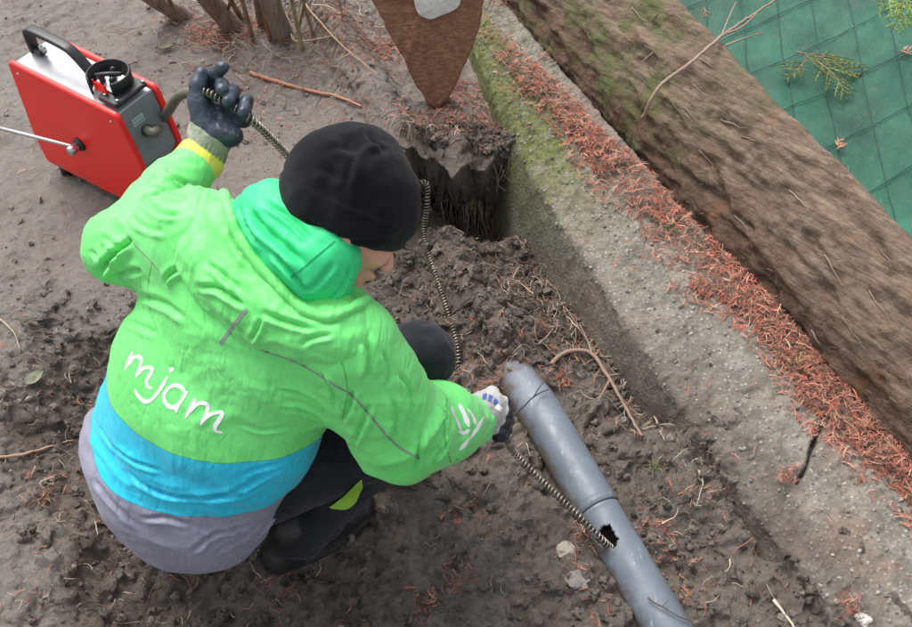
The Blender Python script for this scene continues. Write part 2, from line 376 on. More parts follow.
# ------------------------------------------------------------------ cast concrete wall edge
vs = np.arange(-1.6, 2.75, .0042)
prof = []                                                # (u, z)
for t in np.linspace(0, 1, 30): prof.append((-.085 + .072 * t, -.34 + .325 * t))
for a in np.linspace(0, 80, 9)[1:]: prof.append((-.013 + .030 - .030*math.cos(R(a)), -.015 + .026*math.sin(R(a))))
for t in np.linspace(0, 1, 54)[1:]: prof.append((.013 + .287 * t, .0105 + .020 * t))
for t in np.linspace(0, 1, 8)[1:]: prof.append((.30 + .02*t, .0305 - .3 * t))
prof = np.array(prof); npf = len(prof)
VV, PI_ = np.meshgrid(vs, np.arange(npf), indexing='ij'); U = prof[PI_, 0]; Z = prof[PI_, 1]
U0 = U; EO = eo(VV) * (1 - np.clip(U/.25, 0, 1)); U = U + EO
X = A0[0] + WE[0]*VV + WU[0]*U; Y = A0[1] + WE[1]*VV + WU[1]*U
Pxy = (X, Y); U = U0
P = xyz(X, Y, Z); nz = fbm(P * 9, 3, 5); peb = sstep(.1, .6, fbm(P * 75, 2, 6)); fine = fbm(P * 40, 4, 8)
topw = sstep(-.05, .01, U)
ptan = np.gradient(prof, axis=0); pnr = np.stack([-ptan[:, 1], ptan[:, 0]], 1); pnr /= np.linalg.norm(pnr, axis=1)[:, None]
for _ in range(3): pnr = (np.vstack([pnr[:1], pnr[:-1]]) + pnr + np.vstack([pnr[1:], pnr[-1:]])) / 3
smoothf = sstep(.9, .3, VV) * sstep(-.0, -.03, U)       # formed face at the far end stays smooth
amp = .007 * nz * sstep(.0, .05, np.abs(U)) + (1 - smoothf) * (.0050 * peb + .007 * fine) * (.35 + .65*topw)
edge_wob = .009 * fbm(P * 5, 3, 15) * sstep(-.07, -.01, Z)
# a chipped bite out of the arris here and there
chip = sstep(.18, .5, fbm(xyz(VV*4.2, 3.3, 0), 3, 44)) * np.exp(-((U + .0) / .03) ** 2)
wob_ = edge_wob * sstep(.12, .03, U); Z = Z + amp * pnr[PI_, 1] ; X = X + WU[0] * (amp * pnr[PI_, 0] + wob_); Y = Y + WU[1] * (amp * pnr[PI_, 0] + wob_)
# the crack that runs across the top and down the face
ck = [W(822, 425, .027)[:2], W(813, 447, .024)[:2], W(806, 468, .02)[:2], W(795, 484, .01)[:2]]
dck = np.full(X.shape, 9.)
for a, b in zip(ck[:-1], ck[1:]):
    e = b - a; t = np.clip(((Pxy[0]-a[0])*e[0] + (Pxy[1]-a[1])*e[1]) / e.dot(e), 0, 1); dck = np.minimum(dck, np.hypot(Pxy[0]-a[0]-t*e[0], Pxy[1]-a[1]-t*e[1]))
dck = dck + .003 * fbm(P * 60, 2, 3)
cr = sstep(.0065, .001, dck); Z = Z - .030 * cr; 
V = xyz(X, Y, Z).reshape(-1, 3)
i = np.arange(len(vs) - 1)[:, None] * npf; j = np.arange(npf - 1)[None]
F = np.stack([i + j, i + npf + j, i + npf + j + 1, i + j + 1], -1).reshape(-1, 4)[:, ::-1]
moss = (1.45 * sstep(1.05, .40, VV) * sstep(.22, .10, U + .05*fbm(P*8, 3, 72)) * (.45 + .55*sstep(-.06, -.0, U)) + .25 * sstep(.5, -.1, VV)).reshape(-1)
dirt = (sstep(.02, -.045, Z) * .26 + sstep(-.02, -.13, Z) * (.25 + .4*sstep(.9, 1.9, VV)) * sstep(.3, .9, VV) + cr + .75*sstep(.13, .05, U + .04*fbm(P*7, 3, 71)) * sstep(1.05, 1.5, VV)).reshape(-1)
m = M('rough_concrete', .85, .25)
n1 = m.noise(16, 6, .65); n2 = m.noise(110, 5, .7); vr = m.vor(95); v2 = m.vor(190)
c = m.ramp(n1, [(.25, (.115, .102, .085)), (.5, (.190, .175, .148)), (.75, (.275, .258, .226))])
c = m.mix(1.0, c, m.ramp(n2, [(.3, .68), (.7, 1.25)]), 'MULTIPLY')
c = m.mix(m.ramp(vr.outputs['Distance'], [(.22, .75), (.34, 0)]), c, m.mix(m.ramp(vr.outputs['Color'], [(.3, 0), (.7, 1)]), (.16, .13, .10), (.40, .37, .32)))
c = m.mix(m.math('MULTIPLY', m.ramp(m.noise(7, 4), [(.5, 0), (.7, 1)]), .35), c, (.26, .13, .10))
mf = m.math('MULTIPLY', m.attr('moss'), m.ramp(m.noise(22, 6, .7), [(.30, 0), (.52, 1)]))
c = m.mix(m.math('MULTIPLY', mf, .92), c, m.ramp(m.noise(60, 4), [(.3, (.055, .070, .025)), (.6, (.145, .155, .055)), (.8, (.25, .25, .12))]))
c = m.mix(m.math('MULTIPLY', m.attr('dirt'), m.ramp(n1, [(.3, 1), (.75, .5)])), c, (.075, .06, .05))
m.color(c).bump(m.ramp(vr.outputs['Distance'], [(.12, 1), (.5, 0)]), .0025, .5).bump(n2, .004, .7)
mv = thing('concrete_wall', (*A0, 0), 'rough cast concrete wall edge with green moss at its far end and a dark crack', 'wall')
mesh_ob('wall_body', V, F, m.m, parent=mv, attrs={'moss': moss, 'dirt': dirt})
# aggregate stones standing out of the concrete
g = Geo(); TV, TF = noisy_ico(1, .8, 3); n = 2400
v_ = rng.uniform(-.2, 2.3, n); u_ = rng.uniform(-.02, .24, n); ii = np.clip(((v_ - vs[0]) / .0042).astype(int), 0, len(vs)-1); jj = np.array([30 + np.argmin(np.abs(prof[30:90, 0] - q)) for q in u_])
Vg = V.reshape(len(vs), npf, 3); pos = Vg[ii, jj]; keep = (v_ > .5) | (u_ > -.005); pos = pos[keep]; n = len(pos)
keep = rng.uniform(size=n) < np.where(pos[:, 2] > -.01, 1, .25); pos = pos[keep]; n = len(pos)
s = .0010 + .0042 * rng.uniform(0, 1, n) ** 3
b = rng.uniform(.10, .36, (n, 1)) * np.array((1, .94, .85)); scatter(g, TV, TF, pos, rndrot(n), s[:, None] * rng.uniform(.7, 1.2, (n, 3)), b)
ag = g.build('aggregate', tinted('aggregate_stone', .7, .2, 100, .0004), parent=mv, smooth=False); ag['kind'] = 'stuff'

# ------------------------------------------------------------------ long fibrous board on edge
vs2 = np.arange(-1.3, 2.3, .0048)
pr = [(-.016, -.10), (-.006, -.02), (.0, .045), (.014, .10), (.036, .150), (.068, .195), (.104, .238), (.140, .272), (.165, .293), (.178, .300), (.190, .297), (.194, .286), (.175, .262), (.14, .22), (.09, .16), (.06, .08), (.045, -.1)]
pr = resample(np.array([(a, b, 0) for a, b in pr]), .006)[:, :2]; npf = len(pr)
VV, PI_ = np.meshgrid(vs2, np.arange(npf), indexing='ij'); U = pr[PI_, 0]; Z = pr[PI_, 1]
tan = np.gradient(pr, axis=0); nrm = np.stack([-tan[:, 1], tan[:, 0]], 1); nrm /= np.linalg.norm(nrm, axis=1)[:, None]
s_ = np.r_[0, np.cumsum(np.linalg.norm(np.diff(pr, axis=0), axis=1))][PI_]
fl = fbm(xyz(VV*5 + s_*6, s_*60 - VV*8, 0), 4, 3, .6); big = fbm(xyz(VV*2.3, s_*9, 1), 3, 7); cell = fbm(xyz(VV*14, s_*26, 2), 4, 11)
d = .0085*fl + .012*big + .020*cell + .008*np.abs(fbm(xyz(VV*26, s_*40 + VV*9, 4), 3, 19)) - .012 * sstep(.25, .6, fbm(xyz(VV*9+3, s_*22, 0), 3, 13))
front = sstep(.50, .40, s_)
d = d * (.35 + .65 * front)
U = U + nrm[PI_, 0]*d + .045*sstep(.9, -.6, VV)*np.clip(Z/.3, 0, 1); Z = Z + nrm[PI_, 1]*d + .006*fbm(xyz(VV*6, 0, 5), 3, 2)*sstep(.2, .3, Z)
X = B0[0] + BE[0]*VV + BU[0]*U; Y = B0[1] + BE[1]*VV + BU[1]*U
V = xyz(X, Y, Z).reshape(-1, 3); i = np.arange(len(vs2) - 1)[:, None] * npf; j = np.arange(npf - 1)[None]
F = np.stack([i + j, i + npf + j, i + npf + j + 1, i + j + 1], -1).reshape(-1, 4)[:, ::-1]
gl = s_.reshape(-1); BA = dict(lon=VV.reshape(-1), grn=s_.reshape(-1))
m = M('weathered_board_wood', .85, .2)
cb = m.N('CombineXYZ'); m.L(m.math('MULTIPLY', m.attr('lon'), 15), cb.inputs[0]); m.L(m.math('SUBTRACT', m.math('MULTIPLY', m.attr('grn'), 85), m.math('MULTIPLY', m.attr('lon'), 20)), cb.inputs[1])
g1 = m.noise(1, 8, .65, vec=cb.outputs[0], dist=.6); n1 = m.noise(7, 6, .65); n2 = m.noise(45, 6, .7)
c = m.ramp(g1, [(.2, (.06, .040, .029)), (.42, (.150, .105, .077)), (.6, (.235, .175, .135)), (.82, (.36, .295, .24))])
low = m.math('ADD', m.ramp(m.attr('grn'), [(.13, 1), (.36, 0)]), m.math('MULTIPLY', m.math('SUBTRACT', n1, .5), 1.6))
c = m.mix(m.ramp(low, [(.25, 0), (.7, .85)]), c, m.ramp(n2, [(.3, (.045, .026, .019)), (.6, (.125, .073, .050)), (.8, (.20, .125, .09))]))
c = m.mix(m.ramp(m.noise(12, 5, .7), [(.58, 0), (.68, .6)]), c, (.21, .10, .05))
gm = m.math('MULTIPLY', m.ramp(m.attr('lon'), [(0, 1), (.45, 0)]), m.ramp(m.noise(13, 5), [(.45, 0), (.62, 1)]))
c = m.mix(m.math('MULTIPLY', gm, .75), c, (.10, .125, .045))
m.color(c).bump(g1, .008, 1.0).bump(n2, .012, .8)
BW = m.m
bt = thing('wooden_board', (*B0, 0), 'long rough fibrous wooden board standing on edge behind the concrete wall', 'board')
bo = mesh_ob('board_body', V, F, BW, parent=bt, attrs=BA)
Vb = V.reshape(len(vs2), npf, 3); NF = 0
def board_pt(px, py):
    """point of the board's weathered face seen from where the photographer stands"""
    return ray_hit(BVH_BOARD, px, py)
def bvh_of(o):
    off = np.array(world_loc(o)); me = o.data; co = np.empty(len(me.vertices)*3, np.float32); me.vertices.foreach_get('co', co); co = co.reshape(-1, 3) + off
    return BVHTree.FromPolygons([Vector(c) for c in co], [tuple(p.vertices) for p in me.polygons])
def ray_hit(bvh, px, py):
    d = ray(px, py); h = bvh.ray_cast(Vector(CAM), Vector(d).normalized())
    if h[0] is None: return None, None
    n = np.array(h[1]); return np.array(h[0]), (n if n.dot(d) < 0 else -n)
BVH_BOARD = bvh_of(bo)
SPL = [((667,95),(697,132)),((684,108),(700,128)),((741,138),(765,142)),((632,8),(650,28)),((660,12),(648,30)),((700,60),(722,74)),((645,45),(668,62)),((790,190),(812,214)),((825,255),(848,290)),((760,205),(772,238)),((842,318),(872,352)),((720,120),(748,128)),((655,52),(640,66)),((870,290),(893,330)),((812,330),(822,345)),((694,85),(712,100)),((620,60),(632,80)),((735,215),(752,236)),((880,250),(903,282)),((700,150),(720,172))]
for k, (a, b) in enumerate(SPL):
    pts = []
    for t in np.linspace(0, 1, 7):
        q, nn = ray_hit(BVH_BOARD, a[0] + (b[0]-a[0])*t, a[1] + (b[1]-a[1])*t)
        if q is not None: pts.append(q + nn * (.003 + .010 * t * t))
    if len(pts) < 4: continue
    g = Geo(); tube(g, pts, np.interp(np.linspace(0, 1, len(pts)), [0, .3, 1], [.004, .005, .001]) * rng.uniform(.4, .9), 5, flat=.25, col=np.array((.25, .195, .15))*rng.uniform(.75, 1.25)); g.build('splinter', tinted('splinter_wood', .8, .25, 120) if k == 0 else bpy.data.materials['splinter_wood'], parent=bt)
# loose fibre fuzz on the face
g = Geo(); n = 3600; ii = rng.integers(40, len(vs2)-10, n); jj = rng.integers(8, int(npf*.52), n)
p = Vb[ii, jj]; TVf = np.array([(-1,-.03,0),(-1,.03,0),(0,.05,.12),(0,-.05,.12),(1,0,.05)]); TFf = [(0,1,2,3),(3,2,4,-1)]
az = np.arctan2(BE[1], BE[0]) + rng.normal(.25, .45, n); up_ = rng.normal(-.1, .5, n)
ex = xyz(np.cos(az), np.sin(az), up_); ex /= np.linalg.norm(ex, axis=1)[:, None]; nb = np.array((-BU[0]*.75, -BU[1]*.75, .65)); ey = np.cross(nb, ex); ey /= np.linalg.norm(ey, axis=1)[:, None]; ez = np.cross(ex, ey)
L_ = .003 + .012*rng.uniform(0,1,n)**2
br = rng.uniform(.07, .25, (n, 1)) * np.array((1, .77, .60))
scatter(g, TVf, TFf, p + nb*.002, np.stack([ex, ey, ez], -1), L_, br)
ff = g.build('loose_fibres', tinted('bark_fibre', .85, .2, 90, 0), parent=bt); ff['kind'] = 'stuff'

# ------------------------------------------------------------------ green netting behind the board
netP = lambda px, py: W(px, py, .16)
ea = (netP(887, 178) - netP(854, 25)) / 3; eb = (netP(854, 25) - netP(750, 72)) / 3; n0 = netP(854, 25)
def netz(x, y): return .145 + .012 * fbm(xyz(np.asarray(x)*5, np.asarray(y)*5), 3, 99) + .004*fbm(xyz(np.asarray(x)*25, np.asarray(y)*25), 2, 98)
xs = np.arange(.35, 3.2, .012); ys = np.arange(.6, 4.4, .012); XX, YY = np.meshgrid(xs, ys, indexing='ij')
V = xyz(XX, YY, netz(XX, YY)).reshape(-1, 3); i = np.arange(len(xs)-1)[:, None]*len(ys); j = np.arange(len(ys)-1)[None]
F = np.stack([i+j, i+len(ys)+j, i+len(ys)+j+1, i+j+1], -1).reshape(-1, 4)
cx = V[F][:, :, :2].mean(1); F = F[board_u(cx[:, 0], cx[:, 1]) > .12]
m = M('green_netting', .45, .5)
n1 = m.noise(5, 5, .6); 
def wv(rot):
    mp = m.N('Mapping'); mp.inputs['Rotation'].default_value = (0, 0, rot); m.L(m.tc, mp.inputs[0]); wvn = m.N('TexWave', bands_direction='X'); wvn.inputs['Scale'].default_value = 95; wvn.inputs['Distortion'].default_value = 1.2; wvn.inputs['Detail'].default_value = 1; m.L(mp.outputs[0], wvn.inputs[0]); return wvn.outputs['Fac']
an = math.atan2(ea[1], ea[0])
wvs = m.math('MULTIPLY', wv(-an), wv(-an + math.pi/2))
c = m.ramp(n1, [(.3, (.004, .058, .033)), (.55, (.008, .100, .058)), (.75, (.018, .15, .09))])
c = m.mix(1.0, c, m.ramp(wvs, [(.0, .75), (.6, 1.25)]), 'MULTIPLY')
c = m.mix(m.ramp(m.noise(90, 5, .8), [(.60, 0), (.68, .55)]), c, (.16, .26, .22))
c = m.mix(m.ramp(m.noise(14, 5, .8), [(.62, 0), (.7, .5)]), c, (.16, .12, .07))
m.color(c).bump(wvs, .0015, .6).bump(m.noise(30, 4), .006, .5)
nt_ = thing('ground_netting', (1.2, 2.2, .15), 'green woven netting with a dark wire grid spread beyond the wooden board', 'netting')
mesh_ob('net_sheet', V, F, m.m, parent=nt_)
WIRE = simple('dark_green_wire', (.010, .060, .045), .5, .3)
for fam, (d1, d2, rr_) in enumerate(((ea, eb, range(-12, 9)), (eb, ea, range(-5, 18)))):
    for k in rr_:
        pts = []
        for t in np.arange(-14, 14, .33):
            q = n0 + d2 * k + d1 * t; q = q + .004 * np.array((vnoise(np.array((q[0]*8, q[1]*8, k))), vnoise(np.array((q[0]*8, q[1]*8, k+50.))), 0))
            if .14 < board_u(q[0], q[1]) < 1.5 and .7 < q[1] < 4.2 and q[0] < 3: pts.append((q[0], q[1], float(netz(q[0], q[1])) + .005 + .001*fam))
        if len(pts) > 4:
            g = Geo(); tube(g, pts, .0014, 4, cap=False); g.build('wire', WIRE, parent=nt_)
# ------------------------------------------------------------------ upright brown board at the back
bp = [W(436, 104, -.03), None]
q0 = W(438, 108, .004); yb = q0[1]
def onY(px, py, y):
    d = ray(px, py); return CAM + d * ((y - CAM[1]) / d[1])
lean = .35
def onlean(px, py):
    d = ray(px, py); nn = unit((0, -1, lean)); return CAM + d * (nn.dot(q0 - CAM) / nn.dot(d))
cor = [onlean(*q) for q in ((434, 110), (447, 103), (457, 82), (470, 55), (481, 24), (484, -12), (472, -80), (350, -75), (345, -35), (362, -14), (376, 8), (398, 50), (411, 74), (420, 92), (428, 104))]
o_ = cor[0]; az_ = unit((0, -1, lean)); ax_ = np.array((1., 0, 0)); ay_ = np.cross(az_, ax_)
poly = [((c - o_).dot(ax_), (c - o_).dot(ay_)) for c in cor]
bb = thing('leaning_board', tuple(q0), 'short reddish brown fibrous board with pointed lower corner and pale patch', 'board')
pp = np.array(poly); per = resample(np.column_stack([np.vstack([pp, pp[:1]]), np.zeros(len(pp)+1)]), .008)[:-1, :2]
per = per + .003 * np.stack([vnoise(xyz(per[:,0]*60, per[:,1]*60, 1)), vnoise(xyz(per[:,0]*60, per[:,1]*60, 9))], 1)
cen = per.mean(0); rings = []
for s_ in (0, .15, .3, .45, .6, .75, .88, .96, 1.0): rings.append(cen + (per - cen) * s_)
V = []; nper = len(per)
for r_ in rings:
    P3 = o_ + r_[:, :1]*ax_ + r_[:, 1:]*ay_; V.append(P3 + az_ * (.006 * fbm(P3*np.array((90, 20, 20)), 4, 3) + .004*fbm(P3*70, 3, 4))[:, None])
V.append(V[-1] - az_ * .035); V = np.vstack(V); F = []
for a in range(len(rings)):
    for k in range(nper): F.append((a*nper+k, a*nper+(k+1) % nper, (a+1)*nper+(k+1) % nper, (a+1)*nper+k))
m = M('brown_fibre_board', .9, .15)
g1 = m.noise(1, 7, .7, stretch=((55, 30, 160), (0, R(-25), 0)), dist=.5)
c = m.ramp(g1, [(.25, (.11, .048, .030)), (.5, (.27, .135, .085)), (.75, (.44, .28, .20))]); c = m.mix(m.ramp(m.noise(12, 4), [(.4, 0), (.7, .5)]), c, (.26, .12, .07))
m.color(c).bump(g1, .005, .9); mesh_ob('board_body', V, F, m.m, parent=bb)
g = Geo(); pc = [onlean(*q) for q in ((414, -10), (431, -14), (457, -9), (460, 2), (454, 9), (442, 14), (431, 18), (420, 14), (415, 4))]; pc = smooth_path(pc + pc[:1], 5)[:-1]; cc = np.mean(pc, 0)
V = np.vstack([pc + az_*.010, pc*.6 + cc*.4 + az_*.013, [cc + az_*.0135]]); n = len(pc)
V = V + az_ * .002 * fbm(V*80, 2, 4)[:, None]; F = [(k, (k+1) % n, n+(k+1) % n, n+k) for k in range(n)] + [(n+k, n+(k+1) % n, 2*n, -1) for k in range(n)]
mesh_ob('pale_patch', V, F, simple('chalky_patch', (.62, .6, .56), .9, .2, 90, .002), parent=bb)

# ------------------------------------------------------------------ grey drain pipe
pipe = thing('drain_pipe', tuple(W(590, 500, -.12)), 'grey plastic drain pipe half buried in the trench with a ragged hole in it', 'pipe')
AX = np.array((PE[0], PE[1], 0.)); SD = np.array((-PE[1], PE[0], 0.)); ZU = np.array((0, 0, 1.)); RP = .0475
P0 = np.array((PIPE_A[0], PIPE_A[1], -.115)); LP_ = float((PIPE_C - PIPE_A).dot(PE))
holeC = W(607, 535, -.066); hv = (holeC - P0).dot(AX); hs_ = (holeC - P0).dot(SD); ha = math.asin(max(-1, min(1, hs_ / RP)))
nv, na = int(LP_ / .003), 110
vv = np.linspace(-.10, LP_, nv); aa = np.linspace(-np.pi, np.pi, na, endpoint=False)
VV, AA = np.meshgrid(vv, aa, indexing='ij')
# the spigot ends in a socket: a raised bead near (600,490), the far end tapers into the soil
jv = (W(598, 496, -.06) - P0).dot(AX)
rad = RP + .0022 * np.exp(-((VV - jv) / .0035)**2) + .0016 * np.exp(-((VV - jv - .016) / .003)**2) + .0022 * sstep(jv, jv - .01, VV) 
bend = -.075 * sstep(.26, -.10, VV)**1.6 - .05*sstep(.03, -.1, VV)
def pp_(v, a, r): return P0 + AX * v[..., None] + (SD * np.sin(a)[..., None] + ZU * np.cos(a)[..., None]) * r[..., None]
V = pp_(VV, AA, rad + .0005*fbm(xyz(VV*12, np.sin(AA)*2, np.cos(AA)*2), 2, 4)); V[..., 2] += bend
du = (VV - hv) ; dv = (AA - ha) * RP; th = np.arctan2(dv, du); rh = .021 + .0035*np.sin(3*th+1) + .003*vnoise(xyz(th*2.3, 3, 1)) + .0022*np.sin(9*th) ; inside = np.hypot(du, dv) < rh
# snap the verts next to the rim onto it for a clean ragged edge
dd = np.hypot(du, dv); near_ = (np.abs(dd - rh) < .0024); s_ = np.where(near_ & ~inside, rh / np.maximum(dd, 1e-6), 1.0)
V2 = pp_(hv + du*s_, ha + dv*s_/RP, rad); V2[..., 2] += bend; V = np.where((near_ & ~inside)[..., None], V2, V)
i = np.arange(nv-1)[:, None]*na; j = np.arange(na)[None]; k = (j+1) % na
F = np.stack([i+j, i+na+j, i+na+k, i+k], -1).reshape(-1, 4); ins = inside.reshape(-1); F = F[~ins[F].any(1)]
Vi = P0 + (V - P0); inner = V - (SD * np.sin(AA)[..., None] + ZU * np.cos(AA)[..., None]) * .004
n = nv*na; Vall = np.vstack([V.reshape(-1, 3), inner.reshape(-1, 3)]); 
e = {}
for f in F:
    for a, b in zip(f, np.roll(f, -1)): e[(a, b)] = 1
rim = [(a, b) for (a, b) in e if (b, a) not in e]
Fr = [(b, a, a + n, b + n) for a, b in rim]
Fall = np.vstack([F, F[:, ::-1] + n, Fr])
m = M('grey_pvc', .38, .5)
n1 = m.noise(9, 5, .6); n2 = m.noise(1, 6, .7, stretch=((90, 22, 60), (0, 0, -math.atan2(PE[1], PE[0]))))
c = m.ramp(n1, [(.3, (.105, .128, .160)), (.55, (.140, .166, .202)), (.75, (.185, .212, .248))])
c = m.mix(m.ramp(n2, [(.60, 0), (.70, .55)]), c, (.40, .43, .46))
sepz = m.N('SeparateXYZ'); m.L(m.tc, sepz.inputs[0])
mud = m.math('ADD', m.math('MULTIPLY', m.math('SUBTRACT', -.082, sepz.outputs[2]), 22), m.math('MULTIPLY', m.math('SUBTRACT', m.noise(28, 6, .7), .5), 3))
c = m.mix(m.ramp(mud, [(.1, 0), (.6, .9)]), c, (.115, .088, .072))
c = m.mix(m.ramp(m.noise(40, 6, .75), [(.62, 0), (.72, .6)]), c, (.14, .11, .09))
m.color(c).rough(m.ramp(m.noise(30, 4), [(.3, .36), (.7, .6)])).bump(m.noise(120, 4, .7), .0006)
pb = mesh_ob('pipe_body', Vall, Fall, m.m, parent=pipe)
g = Geo(); pts = [P0 + AX*(jv+.008) + (SD*math.sin(a)+ZU*math.cos(a))*(RP+.0012) for a in np.linspace(-np.pi, np.pi, 60)]; tube(g, pts, .0022, 6); g.build('seal_ring', simple('grey_seal', (.07, .085, .10), .6), parent=pipe)

# ------------------------------------------------------------------ red drain cleaning machine
P5 = np.array((-1.08, 1.861, 0.)); dm = np.array((.843, -.538, 0)); nm = np.array((.538, .843, 0)); zz = np.array((0, 0, 1.))
WID = .135
mc = thing('drain_cleaning_machine', tuple(P5 + dm*.18 + nm*.06), 'red and silver drain cleaning machine with black carry handle and drill chuck on top', 'machine')
def ml(s, t, z): return P5 + dm*s + nm*t + zz*z
RED = M('red_enamel', .38, .5); cR = RED.mix(RED.ramp(RED.noise(26, 6, .7), [(.56, 0), (.75, .35)]), (.88, .022, .018), (.50, .10, .07)); sz_ = RED.N('SeparateXYZ'); RED.L(RED.tc, sz_.inputs[0]); md_ = RED.math('ADD', RED.math('MULTIPLY', RED.math('SUBTRACT', .055, sz_.outputs[2]), 14), RED.math('MULTIPLY', RED.math('SUBTRACT', RED.noise(34, 7, .75), .52), 3.2)); cR = RED.mix(RED.ramp(md_, [(.12, 0), (.7, .75)]), cR, (.17, .13, .105)); RED.color(cR).bump(RED.noise(300, 2), .0001); RED = RED.m
zs_ = RED
SIL = simple('brushed_silver_sheet', (.44, .46, .48), .38, .1, 40, .0002, .25)
GRM = simple('grey_front_sheet', (.20, .225, .235), .5, .12, 40, .0002, .1)
BLK = simple('black_plastic', (.016, .017, .02), .42, .3, 80, .0003)
CHR = simple('chromed_steel', (.55, .55, .54), .28, .12, 60, .0001, .95)
side = [(0, .02), (.294, .028), (.409, .19), (.377, .345), (.024, .352), (-.004, .12)]
def rpoly(P, r, n=4):
    P = [np.array(p) for p in P]; out = []
    for i in range(len(P)):
        a, b, c = P[i-1], P[i], P[(i+1) % len(P)]; u = unit(a-b); v = unit(c-b)
        for t in np.linspace(0, 1, n+1): out.append((1-t)**2*(b+u*r) + 2*t*(1-t)*b + t*t*(b+v*r))
    return out
def sidepanel(t0, h, name, lab=None):
    g = Geo(); prism(g, rpoly(side, .016), h, ml(0, t0, 0), dm, zz, nm if h > 0 else -nm, .003); o = g.build(name, RED, parent=mc, smooth=False); return o
sidepanel(0, .014, 'side_panel'); sidepanel(WID - .014, .014, 'side_panel')
inner = [(.008, .028), (.288, .036), (.398, .19), (.367, .336), (.030, .343), (.004, .12)]
g = Geo(); prism(g, rpoly(inner, .006), WID - .028 - .001, ml(0, .0145, 0), dm, zz, nm, .001); g.build('housing', SIL, parent=mc, smooth=False)
# grey sheet over the sloping front
fu = unit(np.array((.398, .19)) - np.array((.367, .336))); fn = np.array((-fu[1], fu[0])) * -1
if fn[0] < 0: fn = -fn
def fr(k, t, lift=0): q = np.array((.367, .336)) + fu*k + fn*lift; return ml(q[0], t, q[1])
FA = dm*fu[0] + zz*fu[1]; FN = dm*fn[0] + zz*fn[1]
g = Geo(); box(g, fr(.074, WID/2, .0015), FA, nm, FN, .146, WID-.030, .003, .0008); g.build('front_panel', GRM, parent=mc, smooth=False)
f2 = unit(np.array((.288, .036)) - np.array((.398, .19))); F2 = dm*f2[0]+zz*f2[1]; N2 = np.cross(F2, nm); q2 = ml(.343, WID/2, .113)
g = Geo(); box(g, q2 + (N2 if N2.dot(dm) > 0 else -N2)*.0015, F2, nm, N2, .18, WID-.030, .003, .0008); g.build('front_panel', GRM, parent=mc, smooth=False)
g = Geo(); box(g, fr(.040, .052, .0035), FA, nm, FN, .018, .034, .0012, .0004); g.build('sticker', simple('pale_green_sticker', (.36, .50, .47), .4, .1), parent=mc, smooth=False)
for off in (-.004, .004):
    g = Geo(); box(g, fr(.040 + off, .052, .0043), FA, nm, FN, .003, .026, .0006); g.build('sticker_line', simple('sticker_print', (.16, .26, .26), .5, .05), parent=mc, smooth=False)
# outlet and grey hose
out = W(143, 131, .2); 
dd_ = ray(146, 130); tt = FN.dot(fr(0, 0, .003) - CAM) / FN.dot(dd_); out = CAM + dd_*tt
g = Geo(); pts = [out - FN*.004, out + FN*.006]; tube(g, pts, .014, 20); g.build('hose_outlet', BLK, parent=mc)
# top: handle, chuck ring, bracket
zt = .347
def onz(px, py, z=zt): return W(px, py, z)
HA = ml(.045, WID*.50, zt); HB = ml(.255, WID*.50, zt)
g = Geo(); hp = [HA, HA + zz*.045 + dm*.0, ml(.052, WID*.5, zt+.062), ml(.08, WID*.5, zt+.068), ml(.165, WID*.5, zt+.066), ml(.20, WID*.5, zt+.055), ml(.245, WID*.5, zt+.012), HB]
hp = smooth_path(hp, 6); T, N_, B_ = frames(hp); a = np.array(rrect(2.0, 1.2, .35, 2))
def sweep(g, P, sec, w, h, side_):
    T, _, _ = frames(P); V = []
    for k in range(len(P)): s1 = unit(side_ - T[k]*side_.dot(T[k])); s2 = np.cross(T[k], s1); V.append(P[k] + sec[:, :1]*s1*w/2 + sec[:, 1:]*s2*h/2)
    V = np.vstack(V); n = len(sec); m_ = len(P); F = [(i*n+j, i*n+(j+1) % n, (i+1)*n+(j+1) % n, (i+1)*n+j) for i in range(m_-1) for j in range(n)]
    F += [(0, j+1, j, -1) for j in range(1, n-1)] + [((m_-1)*n, (m_-1)*n+j, (m_-1)*n+j+1, -1) for j in range(1, n-1)]
    g.add(V, F)
sweep(g, hp, a, .026, .020, nm); hd = g.build('carry_handle', BLK, parent=mc)
for s_, sgn in ((.075, 1), (.085, -1)):
    g = Geo(); c0 = ml(s_, WID*.5, zt + .012); tube(g, [c0, c0 + zz*.016], [.006, .005], 8); g.build('handle_bolt', CHR, parent=mc)
g = Geo(); box(g, ml(.062, WID*.5, zt+.006), dm, nm, zz, .03, .018, .014, .002); g.build('handle_bracket', BLK, parent=mc, smooth=False)
# black open ring guard over the drum gear
RC = ml(.298, WID*.52, zt); ro, ri, hh = .050, .045, .042
def ring(g, c, ro, ri, h, a0=0, a1=2*np.pi, n=48):
    full = abs(a1 - a0 - 2*np.pi) < 1e-6; aa = np.linspace(a0, a1, n, endpoint=not full); V = []
    for a in aa:
        u = dm*math.cos(a) + nm*math.sin(a)
        for r_, z_ in ((ro, 0), (ro, h-.002), (ro-.002, h), (ri+.001, h), (ri, h-.002), (ri, 0)): V.append(c + u*r_ + zz*z_)
    F = []; m_ = len(aa)
    for i in range(m_ if full else m_-1):
        for j in range(6): F.append((i*6+j, ((i+1) % m_)*6+j, ((i+1) % m_)*6+(j+1) % 6, i*6+(j+1) % 6))
    if not full: F += [(0, 1, 2, 3), (0, 3, 4, 5), ((m_-1)*6+3, (m_-1)*6+2, (m_-1)*6+1, (m_-1)*6), ((m_-1)*6+5, (m_-1)*6+4, (m_-1)*6+3, (m_-1)*6)]
    g.add(V, F)
g = Geo(); ring(g, RC, ro, ri, hh, R(-40), R(250)); rg = g.build('ring_guard', BLK, parent=mc)
g = Geo(); box(g, RC + dm*.038 - nm*.004 + zz*.006, dm, nm, zz, .060, .100, .012, .003); g.build('guard_base', BLK, parent=mc, smooth=False)
